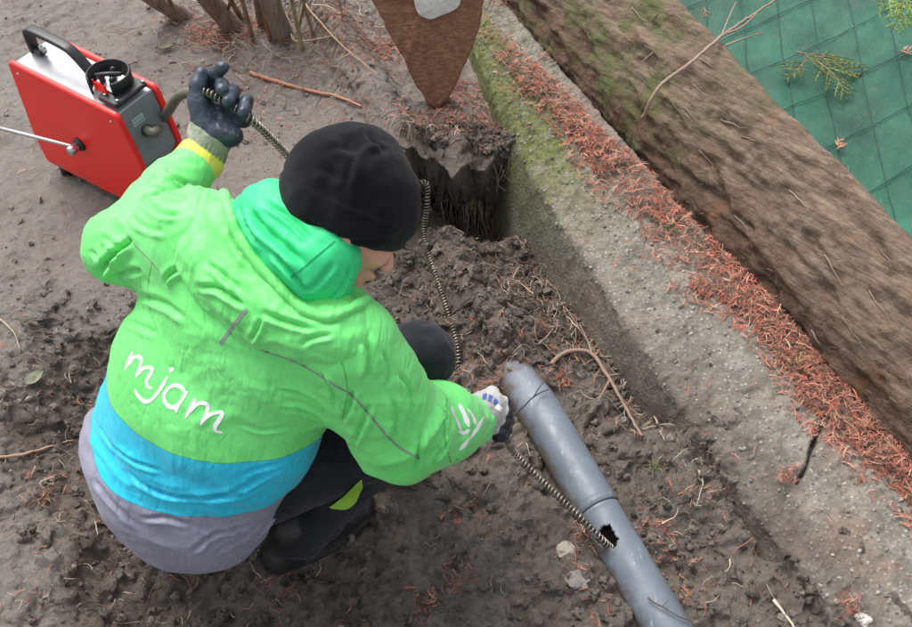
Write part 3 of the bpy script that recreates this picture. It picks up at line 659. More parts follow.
g = Geo(); box(g, RC + dm*.006 - nm*.035 + zz*.024, dm, nm, zz, .040, .006, .028, .002); g.build('red_flap', RED, parent=mc, smooth=False)
g = Geo(); box(g, RC + zz*.016 + dm*.004, dm, nm, zz, .062, .058, .004, .001); g.build('bright_plate', simple('bright_zinc', (.70, .72, .74), .35, .1, 60, .0002, .4), parent=mc, smooth=False)
for k, (s_, t_) in enumerate(((-.012, -.012), (.004, .006), (.018, -.008), (-.008, .020))):
    g = Geo(); c0 = RC + dm*s_ + nm*t_ + zz*.020; tube(g, [c0, c0 + zz*.012, c0 + zz*.018 + dm*.006], [.008, .0075, .005], 12); g.build('drive_roller', BLK, parent=mc)
g = Geo(); pts = smooth_path([RC + zz*.034 + dm*(-.022) - nm*.018, RC + zz*.042 + dm*.004 - nm*.008, RC + zz*.036 + dm*.026 + nm*.016], 6); tube(g, pts, .0055, 8); g.build('drive_lever', BLK, parent=mc)
for sx in (-.026, .026):
    for sy in (-.040, .040):
        g = Geo(); c0 = RC + dm*(.040+sx*.75) + nm*(sy) + zz*.012; tube(g, [c0, c0 + zz*.004], [.005, .004], 8); g.build('base_bolt', CHR, parent=mc)
# side bolt, collar, long tommy bar
dd_ = ray(80, 144); tt = nm.dot(ml(0, 0, 0) - CAM) / nm.dot(dd_); bc = CAM + dd_*tt
g = Geo(); tube(g, [bc + nm*.001, bc - nm*.007], [.019, .017], 24); g.build('rubber_collar', BLK, parent=mc)
g = Geo(); tube(g, [bc, bc - nm*.032, bc - nm*.036], [.0125, .0125, .010], 16); sp = g.build('spindle', CHR, parent=mc)
end_ = Wd(-60, 113, float((bc - nm*.03 - CAM).dot(FW)) + .02)
bc2 = bc - nm*.017 + zz*.004
g = Geo(); tube(g, [bc2 + unit(bc2-end_)*.012, bc2, end_], .0048, 12); g.build('tommy_bar', CHR, parent=mc)
for s_, t_ in ((.045, .02), (.045, WID-.02), (.262, .02), (.262, WID-.02)):
    g = Geo(); c0 = ml(s_, t_, .036); zg = float(H(c0[0], c0[1])); tube(g, [c0, np.array((c0[0], c0[1], min(zg - .004, .01)))], [.017, .019], 16); g.build('rubber_foot', BLK, parent=mc)
for k, (s_, z_) in enumerate(((.352, .318), (.050, .325))):
    g = Geo(); c0 = ml(s_, -.0005, z_); tube(g, [c0 + nm*.002, c0 - nm*.002], [.004, .0035], 10); g.build('panel_screw', CHR, parent=mc)

# ------------------------------------------------------------------ grey hose and the coiled cable
HAND_L = (205, 118)
CABLE_PX = [(214, 93, .600), (224, 100, .600), (236, 110, .590), (250, 121, .560), (270, 137, .36), (292, 160, .17), (318, 190, .06), (350, 210, .04), (395, 200, .03), (424, 182, .03), (427, 205, -.03), (424, 235, -.12), (430, 262, -.125), (446, 305, -.11), (458, 345, -.10), (456, 378, -.08), (468, 392, -.02), (485, 408, .045), (502, 430, .045), (514, 452, -.01), (535, 474, -.035), (560, 498, -.040), (585, 522, -.045), (600, 538, -.062), (612, 549, -.095)]
hose_pts = [out, out + FN*.03]
for q in ((160, 124, .235), (169, 110, .30), (178, 97, .38), (190, 92, .45), (205, 94, .53), (214, 93, .60)): hose_pts.append(W(*q))
hose_pts[-1] = Wd(203, 91, 1.80)
hose = Geo(); hpth = resample(smooth_path([np.asarray(p) for p in hose_pts], 8), .006)
T_, _, _ = frames(hpth); rr = .0115 + .0006*np.sin(np.arange(len(hpth))*np.pi)
tube(hose, hpth, rr, 14)
ho = hose.build('guide_hose', simple('grey_green_rubber_hose', (.13, .13, .095), .5, .2, 90, .0004))
tag(ho, 'grey rubber guide hose bent from the machine front up to the raised glove', 'hose')
cp = [W(*q) for q in CABLE_PX]
for k_, q_ in enumerate(((205, 91, 1.792), (216, 97, 1.786), (230, 105, 1.786), (250, 119, 1.79))): cp[k_] = Wd(*q_)
cp[4] = Wd(270, 137, 1.84); cp[5] = Wd(292, 160, 1.92); cp[6] = Wd(318, 190, 2.06); cp[7] = Wd(350, 208, 2.28); cp[16] = Wd(466, 392, 1.96); cp[17] = Wd(488, 410, 1.925); cp[18] = Wd(503, 430, 1.93)
for k in range(10, 16):
    zmin = float(H(cp[k][0], cp[k][1])) + .001
    if k >= 11: cp[k][2] = zmin
cpth = resample(smooth_path(cp, 10), .0009)
d_ = np.r_[0, np.cumsum(np.linalg.norm(np.diff(cpth, axis=0), axis=1))]
T, N_, B_ = frames(cpth); pitch = .0088; ph = d_ / pitch * 2*np.pi
hel = cpth + .0068 * (np.cos(ph)[:, None]*N_ + np.sin(ph)[:, None]*B_)
cab = Geo(); tube(cab, hel, .00215, 5, cap=True)
CAB = M('oily_spring_steel', .4, .5, .75); CAB.color(CAB.ramp(CAB.noise(40, 4), [(.35, (.16, .14, .11)), (.6, (.36, .33, .28)), (.8, (.5, .47, .42))])); CAB = CAB.m
cb_ = thing('coiled_drain_cable', tuple(cp[18]), 'coiled steel drain cable running from the raised glove down into the pipe hole', 'cable')
cab.build('outer_coil', CAB, parent=cb_)
g = Geo(); tube(g, cpth[::6], .0018, 6); g.build('cable_core', simple('dark_cable_core', (.03, .027, .024), .6), parent=cb_)

# ------------------------------------------------------------------ shrub stems at the back
BARK = M('shrub_bark', .85, .25); n1 = BARK.noise(1, 6, .7, stretch=((70, 70, 18), (0, 0, 0))); BARK.color(BARK.mix(1.0, BARK.ramp(n1, [(.3, (.45, .45, .45)), (.7, (1.3, 1.3, 1.3))]), BARK.attr('tint', True), 'MULTIPLY')).bump(n1, .004, .8); BARK = BARK.m
def stem(px0, py0, px1, py1, z1, r0, r1, col, name='trunk', parent=None, extra=.35, wob=.006):
    a = Wg(px0, py0, -.03); b = W(px1, py1, z1); dirv = unit(b - a); e = b + dirv*extra
    P = resample(np.array([a, b, e]), .02); P = P + wob*np.stack([fbm(P*9+1, 2, 5), fbm(P*9+7, 2, 6), fbm(P*9, 2, 8)*.3], 1) * np.linspace(0, 1, len(P))[:, None]
    r = np.interp(np.linspace(0, 1, len(P)), [0, .05, .15, 1], [r0*1.35, r0*1.12, r0, r1]); g = Geo(); tube(g, P, r * (1 + .08*vnoise(P*40)), 14, col=col); return g.build(name, BARK, parent=parent), P
mt = thing('bare_shrub', tuple(Wg(284, 44)), 'bare shrub trunk as thick as a wrist rising at the top edge of the picture', 'shrub')
stem(285, 44, 268, -4, .14, .032, .027, (.24, .20, .16), 'trunk', mt, .5)
stem(305, 62, 292, 2, .13, .006, .004, (.25, .21, .12), 'stem', mt, .4)
st2 = thing('slanting_shrub', tuple(Wg(200, 26)), 'slanting brown shrub stems rising to the left above the twig litter', 'shrub')
stem(192, 22, 150, -4, .10, .026, .022, (.26, .19, .15), 'stem', st2, .5)
stem(240, 36, 204, -6, .13, .030, .024, (.22, .16, .13), 'stem', st2, .5)
stem(246, 26, 226, -8, .10, .008, .006, (.20, .15, .11), 'stem', st2, .5)
stem(272, 50, 262, 2, .12, .005, .004, (.24, .11, .06), 'stem', st2, .4)

# ------------------------------------------------------------------ countable twigs, roots, leaves, stones
TW = tinted('twig_bark', .75, .3, 220, .0006)
def twig(px, r, col, label, cat='twig', name='twig', lift=.006, follow=True, zs=None, side=None, r1=None, group=None, nseg=8):
    P = []
    for k, q in enumerate(px):
        if zs is not None and zs[k] is not None: P.append(W(q[0], q[1], zs[k]))
        else: P.append(Wg(q[0], q[1], lift))
    P = resample(smooth_path(P, nseg), .006); P = P + .0015*np.stack([vnoise(P*60), vnoise(P*60+9), vnoise(P*60+20)], 1)
    rr = np.interp(np.linspace(0, 1, len(P)), [0, 1], [r, r*.45 if r1 is None else r1]) * (1 + .12*vnoise(P*90+3))
    g = Geo(); tube(g, P, rr, 8, col=col)
    for s in side or []:
        Q = [W(a, b, z) if z is not None else Wg(a, b, lift) for a, b, z in s]; Q = resample(smooth_path(Q, 5), .006); tube(g, Q, np.linspace(r*.6, r*.25, len(Q)), 6, col=col)
    o = g.build(name, TW, loc=P[0]); return tag(o, label, cat, group)
for k_, (a_, b_, r_, c_) in enumerate((((176, 18), (168, -4), .006, (.22, .16, .11)), ((222, 30), (232, -4), .005, (.20, .12, .08)), ((254, 44), (243, 4), .007, (.27, .20, .14)), ((262, 30), (256, -6), .012, (.24, .18, .14)), ((232, 22), (214, -8), .006, (.28, .20, .14)))): stem(*a_, *b_, .13, r_, r_*.8, c_, 'stem', st2, .4)
for k_, (a_, b_, r_, c_) in enumerate((((296, 40), (306, -4), .004, (.30, .24, .14)), ((318, 52), (302, -4), .005, (.22, .15, .10)), ((345, 30), (338, -6), .003, (.33, .24, .15)))): stem(*a_, *b_, .13, r_, r_*.8, c_, 'stem', mt, .4)
twig([(250, 73), (262, 77), (285, 84), (310, 91), (336, 96), (361, 106)], .0065, (.40, .20, .13), 'peeled reddish branch lying on the ground just above the black beanie')
twig([(300, -6), (306, 5), (322, 24), (345, 48), (378, 75)], .0032, (.36, .24, .15), 'thin straight tan twig slanting down beside the brown board', lift=.02)
twig([(290, 34), (296, 41), (312, 40), (330, 36), (340, 28)], .0028, (.38, .32, .20), 'curled yellowish root beside the base of the shrub trunk', 'root', 'root', lift=.02)
twig([(312, 5), (326, 6), (338, 11), (350, 17)], .0026, (.42, .34, .22), 'short pale twig near the top edge between trunk and brown board', lift=.03)
twig([(-8, 458), (20, 455), (48, 447), (74, 440)], .0038, (.42, .27, .19), 'long pale reddish root on the ground left of the grey jacket hem', 'root', 'root')
twig([(-6, 315), (6, 324), (14, 333), (20, 350)], .0028, (.38, .31, .22), 'bent straw coloured stalk at the left edge halfway down', 'stalk', 'stalk')
twig([(551, 364), (563, 354), (578, 350), (592, 354), (604, 370), (616, 390), (628, 412), (642, 436)], .0062, (.25, .17, .13), 'thickest forked root hanging over the trench floor right of the pipe end', 'root', 'root', lift=.02, side=[[(592, 354, None), (588, 342, None), (580, 325, None)], [(610, 380, None), (603, 392, None), (598, 402, None)]])
twig([(596, 306), (604, 322), (618, 338), (640, 360), (662, 376)], .0030, (.27, .17, .14), 'thin curved reddish root hanging down the soil bank under the concrete', 'root', 'root', lift=.02)
twig([(566, 308), (580, 330), (592, 348), (602, 366)], .0028, (.20, .14, .11), 'thin dark root crossing behind the thick forked root', 'root', 'root', lift=.014)
twig([(618, 350), (625, 372), (634, 396)], .0024, (.34, .27, .20), 'pale thin root hanging below the concrete wall right of the forked root', 'root', 'root', lift=.016)
twig([(648, 404), (656, 420), (664, 440)], .0026, (.40, .33, .25), 'straight pale twig standing on the bank below the concrete wall', lift=.02)
twig([(510, 418), (522, 408), (535, 396), (549, 389)], .0024, (.05, .045, .045), 'black forked wire lying across the grey pipe beside the glove', 'wire', 'wire', zs=[.0, -.03, -.052, -.06], side=[[(533, 398, -.05), (541, 385, -.048), (553, 372, -.05), (560, 362, -.06), (574, 354, -.09)]])
twig([(648, 598), (656, 604), (668, 610), (680, 617), (692, 622)], .0022, (.10, .08, .07), 'small dark twig stuck to the near end of the pipe', zs=[-.063, -.058, -.058, -.062, -.075], side=[[(662, 607, -.057), (668, 600, -.056)]])
twig([(773, 600), (781, 609), (788, 618), (797, 631)], .0034, (.55, .46, .36), 'cream coloured twig at the bottom edge in front of the concrete wall', lift=.012)
twig([(699, 470), (703, 482), (700, 494), (697, 506)], .0024, (.40, .35, .28), 'forked pale twig in the middle of the bare soil bank', side=[[(703, 478, None), (710, 470, None)], [(703, 482, None), (694, 474, None)]])
twig([(643, 118), (650, 103), (662, 84), (690, 63), (722, 36), (748, 18), (778, -2)], .0050, (.30, .21, .16), 'bare branched twig lying over the wooden board onto the green netting', zs=[.20, .25, .29, .315, .32, .30, .26], side=[[(722, 36, .32), (727, 22, .33), (736, 2, .34)], [(728, 33, .32), (742, 27, .31), (757, 13, .30)], [(725, 46, .25), (745, 38, .22), (764, 32, .20)]], r1=.0025)
twig([(560, 100+300), (548, 402), (538, 395)], .0015, (.2, .14, .1), 'tiny root fragment on the pipe', 'root', 'root', zs=[-.055, -.055, -.058]) if False else None
def leaf(px, py, L_, wd, ang, col, label, lift=.006, curl=.15):
    c = Wg(px, py, lift); g = Geo(); n = 12; V = []; ca, sa = math.cos(ang), math.sin(ang)
    for k in range(n+1):
        t = k/n; w_ = wd*math.sin(math.pi*min(1, t*1.02))**.7 * (1-.25*t); 
        for s in (-1, -.5, 0, .5, 1): x = (t-.5)*L_; y = s*w_/2; V.append((c[0]+ca*x-sa*y, c[1]+sa*x+ca*y, c[2]+curl*L_*((t-.5)**2*2) + abs(s)*wd*.12 - (0.001 if s == 0 else 0)))
    F = [(k*5+j, (k+1)*5+j, (k+1)*5+j+1, k*5+j+1) for k in range(n) for j in range(4)]
    V = np.array(V); up_ = V.copy(); up_[:, 2] += .0006; g.add(V, np.array(F)[:, ::-1], col); g.add(up_, F, col)
    tube(g, [V[2], V[2] + np.array((-ca*.25*L_, -sa*.25*L_, .001))], .0009, 5, col=col)
    return tag(g.build('leaf', tinted('dry_leaf', .6, .2, 60, .0006), loc=c), label, 'leaf')
leaf(35, 378, .055, .034, R(50), (.16, .17, .11), 'grey green oval leaf on the soil left of the turquoise jacket band')
leaf(166, 47, .060, .022, R(20), (.13, .12, .07), 'dull olive leaf on the ground between the machine and the shrub stems', .012)
leaf(840, 147, .035, .014, R(60), (.45, .24, .17), 'pinkish dry leaf lying on the green netting beside the board edge', .02)
leaf(795, 300-200, .04, .015, R(20), (.2, .18, .1), 'olive scrap of leaf on the netting', .02) if False else None
def stone(px, py, r, col, label, flat=.6, sink=.25, seed=1):
    c = Wg(px, py); v, f = noisy_ico(3, .45, seed); g = Geo(); g.add(v*np.array((1, .9, flat))*r + c + np.array((0, 0, r*flat*(1-sink*2))), f, col)
    return tag(g.build('stone', tinted('field_stone', .75, .3, 70, .001), loc=c, smooth=False), label, 'stone')
stone(567, 551, .0215, (.34, .30, .24), 'pale rounded stone beside the pipe just left of the ragged hole', .35, .2, 4)
stone(577, 580, .023, (.20, .18, .165), 'flat grey stone near the bottom edge left of the pipe', .25, .3, 7)
stone(861, 623, .016, (.5, .47, .42), 'pale stone at the bottom edge by the foot of the concrete wall', .7, .1, 9)
stone(781, 384, .009, (.55, .5, .44), 'white pebble on top of the concrete wall beside the red needles', .8, .1, 12)

# ------------------------------------------------------------------ conifer sprigs and grass tufts
SG = tinted('conifer_scale_green', .6, .25, 200, .0004)
def sprig(c, ang, L_, col, label, n=9, spread=.9, name='conifer_sprig', droop=.2, wood=(.28, .14, .08), tilt=0.1):
    g = Geo(); d = np.array((math.cos(ang), math.sin(ang), tilt)); s_ = np.array((-math.sin(ang), math.cos(ang), 0)); c = np.asarray(c, float)
    main = [c + d*L_*t + s_*.12*L_*math.sin(2.2*t) - np.array((0, 0, droop*L_*t*t)) for t in np.linspace(0, 1, 8)]; tube(g, main, np.linspace(.0022, .0009, 8), 6, col=wood)
    for k in range(n):
        t = .15 + .85*k/n; b = c + d*L_*t + s_*.12*L_*math.sin(2.2*t) - np.array((0, 0, droop*L_*t*t)); sg = 1 if k % 2 else -1; l2 = L_*.55*(1.1 - t*.7)*random.uniform(.7, 1.2)
        d2 = unit(d*random.uniform(.55, 1.0) + s_*sg*spread*random.uniform(.7, 1.2) + np.array((0, 0, random.uniform(-.25, .35))))
        pts = [b + d2*l2*q + d*l2*.25*q*q - np.array((0, 0, .18*l2*q*q)) for q in np.linspace(0, 1, 6)]; cc = np.array(col)*random.uniform(.7, 1.35)
        tube(g, pts, np.linspace(.0021, .0010, 6), 5, col=cc)
        for j in range(7):
            q = .15 + .8*j/7; bb_ = b + d2*l2*q + d*l2*.25*q*q - np.array((0, 0, .18*l2*q*q)); s3 = unit(np.cross(d2, (0, 0, 1.))) * (1 if j % 2 else -1); l3 = l2*.34*(1.1-q)
            d3 = unit(d2*.8 + s3*.8 + np.array((0, 0, random.uniform(-.3, .3)))); tube(g, [bb_, bb_ + d3*l3*.5, bb_ + d3*l3 + d2*l3*.15], [.0016, .0017, .0007], 4, col=cc*random.uniform(.8, 1.25))
    return tag(g.build(name, SG, loc=c), label, 'sprig')
def Wn(px, py, z=.165): return W(px, py, z)
sprig(Wn(795, 52), R(-35), .17, (.14, .155, .04), 'browning conifer sprig lying on the green netting above the board edge', 12, .8)
sprig(Wn(818, 62, .175), R(-75), .13, (.12, .17, .05), 'olive green conifer sprig tangled with the browning one on the netting', 10, .9)
sprig(Wn(806, 60, .17), R(-140), .10, (.11, .15, .045), 'small dull conifer sprig on the netting pointing toward the board', 8, .9)
sprig(W(868, -14, .30), R(-60), .15, (.20, .28, .07), 'bright green conifer sprig hanging into the top right corner', 12, .8, droop=.4)
sprig(W(905, -12, .33), R(-120), .14, (.16, .24, .06), 'second green conifer sprig at the top right corner nearest the right edge', 12, .8, droop=.4)
sprig(Wn(838, 150), R(60), .045, (.42, .22, .15), 'dried pink conifer tip on the netting near the board edge', 5)
sprig(Wn(899, 52), R(10), .05, (.50, .30, .24), 'dried pinkish sprig on the netting at the right edge', 5)
sprig(Wn(704, 8, .25), R(-100), .04, (.16, .13, .10), 'dark shrivelled sprig at the far end of the board', 5)
def tuft(px, py, n, L_, col, label, lift=0, cat='grass tuft', sp=.5, z=None):
    c = W(px, py, z) if z is not None else Wg(px, py, lift); g = Geo()
    for k in range(n):
        a = random.uniform(0, 2*math.pi); t = random.uniform(.1, sp); l = L_*random.uniform(.5, 1.1); b = c + np.array((random.gauss(0, .006), random.gauss(0, .006), -.002)); d = np.array((math.cos(a)*t, math.sin(a)*t, 1-t*.6))
        pts = [b + d*l*q + np.array((math.cos(a), math.sin(a), -.6))*l*.5*q*q for q in (0, .35, .7, 1)]; tube(g, pts, [.0012, .0011, .0008, .0003], 4, col=np.array(col)*random.uniform(.7, 1.4), flat=.5)
    return tag(g.build('grass_tuft', SG, loc=c), label, cat)
tuft(672, 228, 26, .035, (.07, .18, .06), 'small dark green grass tuft growing from the red needles on the wall', z=.04)
tuft(798, 358, 30, .030, (.36, .30, .12), 'straw yellow moss tuft among the red needles further down the wall', z=.045, sp=.9)
tuft(698, 245, 20, .03, (.28, .20, .08), 'brownish grass wisp in the needles beside the dark green tuft', z=.045, sp=.9)
tuft(656, 467, 24, .032, (.20, .24, .10), 'grey green grass tuft on the soil bank right of the pipe', sp=1.1)
tuft(683, 592, 26, .035, (.28, .26, .10), 'yellow green grass wisps beside the near end of the pipe', sp=1.1)
tuft(44, 497, 18, .035, (.46, .26, .16), 'dry orange conifer tip on the soil at the lower left', sp=1.2, cat='conifer tip')

# ------------------------------------------------------------------ fallen red needles
def curl_blade():
    pts = np.array([(-.5, 0, 0), (-.2, .06, .05), (.15, .05, .07), (.5, -.08, .02)]); V = []
    wd = (.025, .045, .04, .012)
    for p, w_ in zip(pts, wd): V += [p + (0, -w_, 0), p + (0, 0, w_*.9), p + (0, w_, 0)]
    F = []
    for k in range(3): F += [(k*3, k*3+3, k*3+4, k*3+1), (k*3+1, k*3+4, k*3+5, k*3+2)]
    return np.array(V), np.array(F)
BV, BF = curl_blade()
def spray_template():
    V = []; F = []
    def strip(a, b, w0, w1, up):
        a = np.array(a, float); b = np.array(b, float); d = unit(b - a); s = np.array((-d[1], d[0], 0)); m_ = (a + b)/2 + np.array((0, 0, up)); n0 = len(V)
        for p, w_ in ((a, w0), (m_, (w0+w1)*.6), (b, w1)): V.extend([p - s*w_, p + s*w_])
        F.extend([(n0, n0+2, n0+3, n0+1), (n0+2, n0+4, n0+5, n0+3)])
    strip((-.5, 0, 0), (.5, .04, .02), .028, .014, .06)
    for t, sg, l, h in ((-.25, 1, .30, .05), (-.1, -1, .34, .0), (.08, 1, .30, .04), (.22, -1, .24, .05), (.34, 1, .16, .02)): strip((t, 0, .03), (t + l*.8, sg*l*.55, .03 + h), .022, .012, .02)
    return np.array(V), np.array(F)
SV, SF = spray_template()
REDS = np.array([(.40, .12, .075), (.46, .16, .10), (.30, .085, .06), (.54, .27, .19), (.40, .17, .13), (.18, .085, .06), (.40, .23, .14), (.13, .07, .05), (.24, .12, .08)])
g = Geo()
def vu(px): P = np.array([W(*q, .035)[:2] for q in px]); return np.column_stack([wall_v(P[:, 0], P[:, 1]), wall_u(P[:, 0], P[:, 1])])
LV = vu([(528, 40), (554, 99), (590, 141), (610, 184), (651, 213), (676, 240), (690, 286), (730, 309), (757, 348), (783, 374), (797, 400), (844, 440), (880, 490), (912, 523), (950, 560)])
RV = vu([(538, 16), (585, 90), (610, 130), (653, 168), (678, 207), (727, 256), (757, 282), (783, 302), (809, 332), (829, 371), (855, 406), (873, 436), (912, 469), (960, 520)])
RV[:, 1] = np.minimum(RV[:, 1] + .006, (B0 - A0).dot(WU) + (RV[:, 0] - (B0-A0).dot(WE)) * (BE.dot(WU) / BE.dot(WE)) + .004)
def needle_strip(n, lay):
    y = rng.uniform(-.12, 2.35, n); v_ = y
    # v along the wall, u across: left boundary ragged, right boundary the board foot
    bx = lambda v: (B0 - A0).dot(WU) + (v - (B0-A0).dot(WE)) * (BE.dot(WU) / BE.dot(WE))
    wob = .034*fbm(xyz(v_*6, 0, 2), 3, 66) + .012*fbm(xyz(v_*20, 0, 2), 2, 67)
    left = np.interp(v_, LV[:, 0], LV[:, 1]) + wob*.8 + .010; right = np.maximum(np.interp(v_, RV[:, 0], RV[:, 1]), left + .02)
    u_ = left + (right - left) * rng.uniform(-.06, 1.0, n) ** 1.0 if False else left + (right - left) * (rng.uniform(-.18, 1.0, n)*rng.uniform(.75, 1, n) if False else np.where(rng.uniform(size=n) < .12, rng.uniform(-.5, .1, n), rng.uniform(-.02, 1.0, n)))
    x = A0[0] + WE[0]*v_ + WU[0]*u_; yy = A0[1] + WE[1]*v_ + WU[1]*u_
    dens = sstep(.10, .60, v_ + .2*fbm(xyz(x*12, yy*12), 2, 68)); keep = rng.uniform(size=n) < np.maximum(dens, .07) * (.42 + .58*sstep(-.36, -.04, fbm(xyz(x*9, yy*9), 3, 83))); x, yy, u_, left, right, v_ = (q[keep] for q in (x, yy, u_, left, right, v_))
    t = (u_ - left) / (right - left); z = .027 + .022*np.sin(np.clip(t, 0, 1)*np.pi)**.6 * rng.uniform(.2, 1.1, len(x)) + .02*np.clip(t, 0, 1) + lay
    return x, yy, z
for lay in (0, .005):
    x, y, z = needle_strip(5600, lay); n = len(x); cc = REDS[rng.integers(0, len(REDS), n)] * rng.uniform(.55, 1.35, (n, 1))
    h_ = rng.uniform(size=n) < .5; sc_ = .010 + .024*rng.uniform(0, 1, n)**1.3; rt_ = rotz_tilt(n, .28); ps_ = xyz(x, y, z)
    scatter(g, BV, BF, ps_[~h_], rt_[~h_], sc_[~h_], cc[~h_]); scatter(g, SV, SF, ps_[h_], rt_[h_], sc_[h_]*1.15, cc[h_])
ns = g.build('needle_strip', tinted('red_conifer_needle', .7, .2, 300, 0)); tag(ns, 'thick strip of fallen rust red conifer needles along the foot of the long board', 'fallen needles', kind='stuff')
g = Geo()
patches = [(205, 35, .035, 160), (225, 40, .03, 130), (250, 30, .03, 110), (240, 12, .04, 120), (275, 15, .03, 80), (340, 12, .05, 120), (385, 50, .03, 130), (345, 45, .04, 90), (180, 20, .05, 80), (415, 120, .06, 90), (500, 20, .05, 220), (495, 8, .04, 160), (465, 120, .05, 160), (440, 128, .04, 120), (490, 138, .04, 110), (440, 104, .02, 90), (560, 62, .05, 60), (420, 10+60, .05, 90), (505, 12, .045, 160), (462, 90, .04, 120), (485, 118, .03, 60), (470, 100, .06, 130), (430, 115, .06, 70), (380, 50, .035, 90), (390, 25, .03, 60), (205, 32, .04, 70), (215, 45, .05, 50), (330, 20, .06, 60), (445, 360, .04, 40), (480, 370, .03, 25), (500, 380, .02, 30), (558, 376, .02, 35), (600, 430, .03, 10), (583, 530, .018, 45), (575, 560, .02, 20), (650, 530, .03, 30), (668, 548, .02, 30), (655, 500, .03, 15), (678, 585, .03, 40), (460, 520, .02, 25), (455, 578, .02, 40), (425, 605, .02, 30), (600, 622, .03, 30), (430, 285, .04, 20), (500, 340, .05, 25), (690, 495, .04, 14), (778, 487, .012, 40), (845, 610, .015, 35), (720, 500, .03, 15), (290, 75, .05, 50), (350, 95, .05, 60), (255, 95, .05, 30), (300, 130, .06, 30), (65, 380, .04, 12), (45, 490, .03, 16), (30, 600, .03, 15), (290, 590, .03, 25), (270, 580, .02, 12), (560, 350, .04, 30), (620, 300, .05, 18), (690, 395, .04, 10), (560, 150, .02, 12), (590, 110, .02, 30), (545, 85, .02, 30), (640, 160, .02, 20), (570, 60, .03, 30)]
X_, Y_, Z_, S_ = [], [], [], []
for px, py, r_, n in patches:
    c = Wg(px, py); n = int(n * 1.6); x = c[0] + rng.normal(0, r_, n); y = c[1] + rng.normal(0, r_, n); z = H(x, y); u_ = wall_u(x, y); z = np.where((u_ > -.0) & (u_ < .25), np.maximum(z, .032), z)
    X_.append(x); Y_.append(y); Z_.append(z + rng.uniform(.001, .006, n))
x, y = in_view(900); X_.append(x); Y_.append(y); z = H(x, y); u_ = wall_u(x, y); Z_.append(np.where((u_ > 0) & (u_ < .25), .032, z) + .003)
x, y, z = map(np.concatenate, (X_, Y_, Z_)); keep = board_u(x, y) < 0; x, y, z = x[keep], y[keep], z[keep]; n = len(x)
h_ = rng.uniform(size=n) < .55; sc_ = .008 + .020*rng.uniform(0, 1, n)**1.5; rt_ = rotz_tilt(n, .3); ps_ = xyz(x, y, z); cc = REDS[rng.integers(0, len(REDS), n)] * rng.uniform(.45, 1.2, (n, 1))
scatter(g, BV, BF, ps_[~h_], rt_[~h_], sc_[~h_], cc[~h_]); scatter(g, SV, SF, ps_[h_], rt_[h_], sc_[h_]*1.1, cc[h_])
ln = g.build('loose_needles', bpy.data.materials['red_conifer_needle']); tag(ln, 'loose rust red conifer needles scattered in small patches over the bare soil', 'fallen needles', kind='stuff')

# ------------------------------------------------------------------ fine roots, straw, bark litter
g = Geo(); LC = np.array([(.30, .22, .16), (.42, .34, .26), (.13, .09, .07), (.20, .12, .09), (.34, .17, .11), (.07, .055, .045), (.5, .43, .33)])
def litter(n, x, y, lmin, lmax, rr, lift=.004, tilt=.25, cols=LC, hang=0):
    for k in range(n):
        l = random.uniform(lmin, lmax) * random.uniform(.5, 1); a = random.uniform(0, 2*math.pi); p = np.array((x[k], y[k], 0.)); pts = []; m_ = 6
        for q in range(m_): a += random.gauss(0, .35); p = p + np.array((math.cos(a), math.sin(a), 0)) * l / m_; pts.append(p.copy())
        pts = np.array(pts); pts[:, 2] = H(pts[:, 0], pts[:, 1]); zl = pts[:, 2]; pts[:, 2] = np.maximum(zl, np.linspace(zl[0], zl[-1], m_)*.6 + zl*.4) + lift + random.uniform(0, .006)
        u_ = wall_u(pts[:, 0], pts[:, 1])
        if (u_ > -.01).any() : continue
        tube(g, pts, np.linspace(rr, rr*.4, m_)*random.uniform(.5, 1.3), 4, col=cols[random.randrange(len(cols))]*random.uniform(.6, 1.2), cap=False)
x, y = in_view(1000); litter(1000, x, y, .02, .08, .0011)
def around(px, py, s, n):
    c = Wg(px, py); return rng.normal(c[0], s, n), rng.normal(c[1], s, n)
for px, py, s, n, l in ((470, 148, .06, 160, .09), (240, 25, .12, 260, .16), (330, 15, .12, 220, .16), (470, 180, .05, 110, .10), (440, 165, .05, 90, .10), (500, 200, .06, 100, .10), (520, 230, .05, 70, .08), (590, 340, .05, 160, .14), (625, 385, .04, 90, .13), (570, 310, .05, 90, .13), (650, 420, .04, 50, .10), (690, 480, .06, 60, .08), (600, 290, .05, 80, .10), (530, 290, .06, 60, .08), (330, 30, .14, 130, .13), (210, 40, .12, 110, .13), (390, 35, .05, 30, .1), (440, 150, .08, 80, .09), (460, 220, .08, 90, .10), (560, 310, .10, 110, .12), (620, 350, .07, 70, .10), (640, 400, .06, 40, .09), (500, 260, .08, 70, .08), (430, 190, .05, 40, .08), (110, 560, .12, 100, .05), (170, 600, .15, 80, .05), (80, 470, .08, 60, .05), (60, 380, .06, 40, .06), (540, 430, .05, 30, .06), (450, 370, .04, 40, .06), (740, 520, .12, 60, .05)):
    x, y = around(px, py, s, n); litter(n, x, y, .02, l, .0014, lift=.008)
for k in range(110):
    px = random.uniform(428, 528); py = 158 + random.uniform(-6, 10) + .10*abs(px-480)*.5; a = Wg(px, py, .004); d = np.array((random.gauss(0, .02), -.012 - random.random()*.02, 0)); l = random.uniform(.03, .11)
    pts = [a + np.array((0, .02, .0)), a, a + d*.8 + np.array((0, 0, -l*.35)), a + d*1.2 + np.array((random.gauss(0, .008), 0, -l*.7)), a + d*1.3 + np.array((random.gauss(0, .014), random.gauss(0, .01), -l))]
    tube(g, smooth_path(pts, 3), np.linspace(.0014, .0006, 13), 4, col=LC[random.randrange(len(LC))]*random.uniform(.5, 1.1), cap=False)
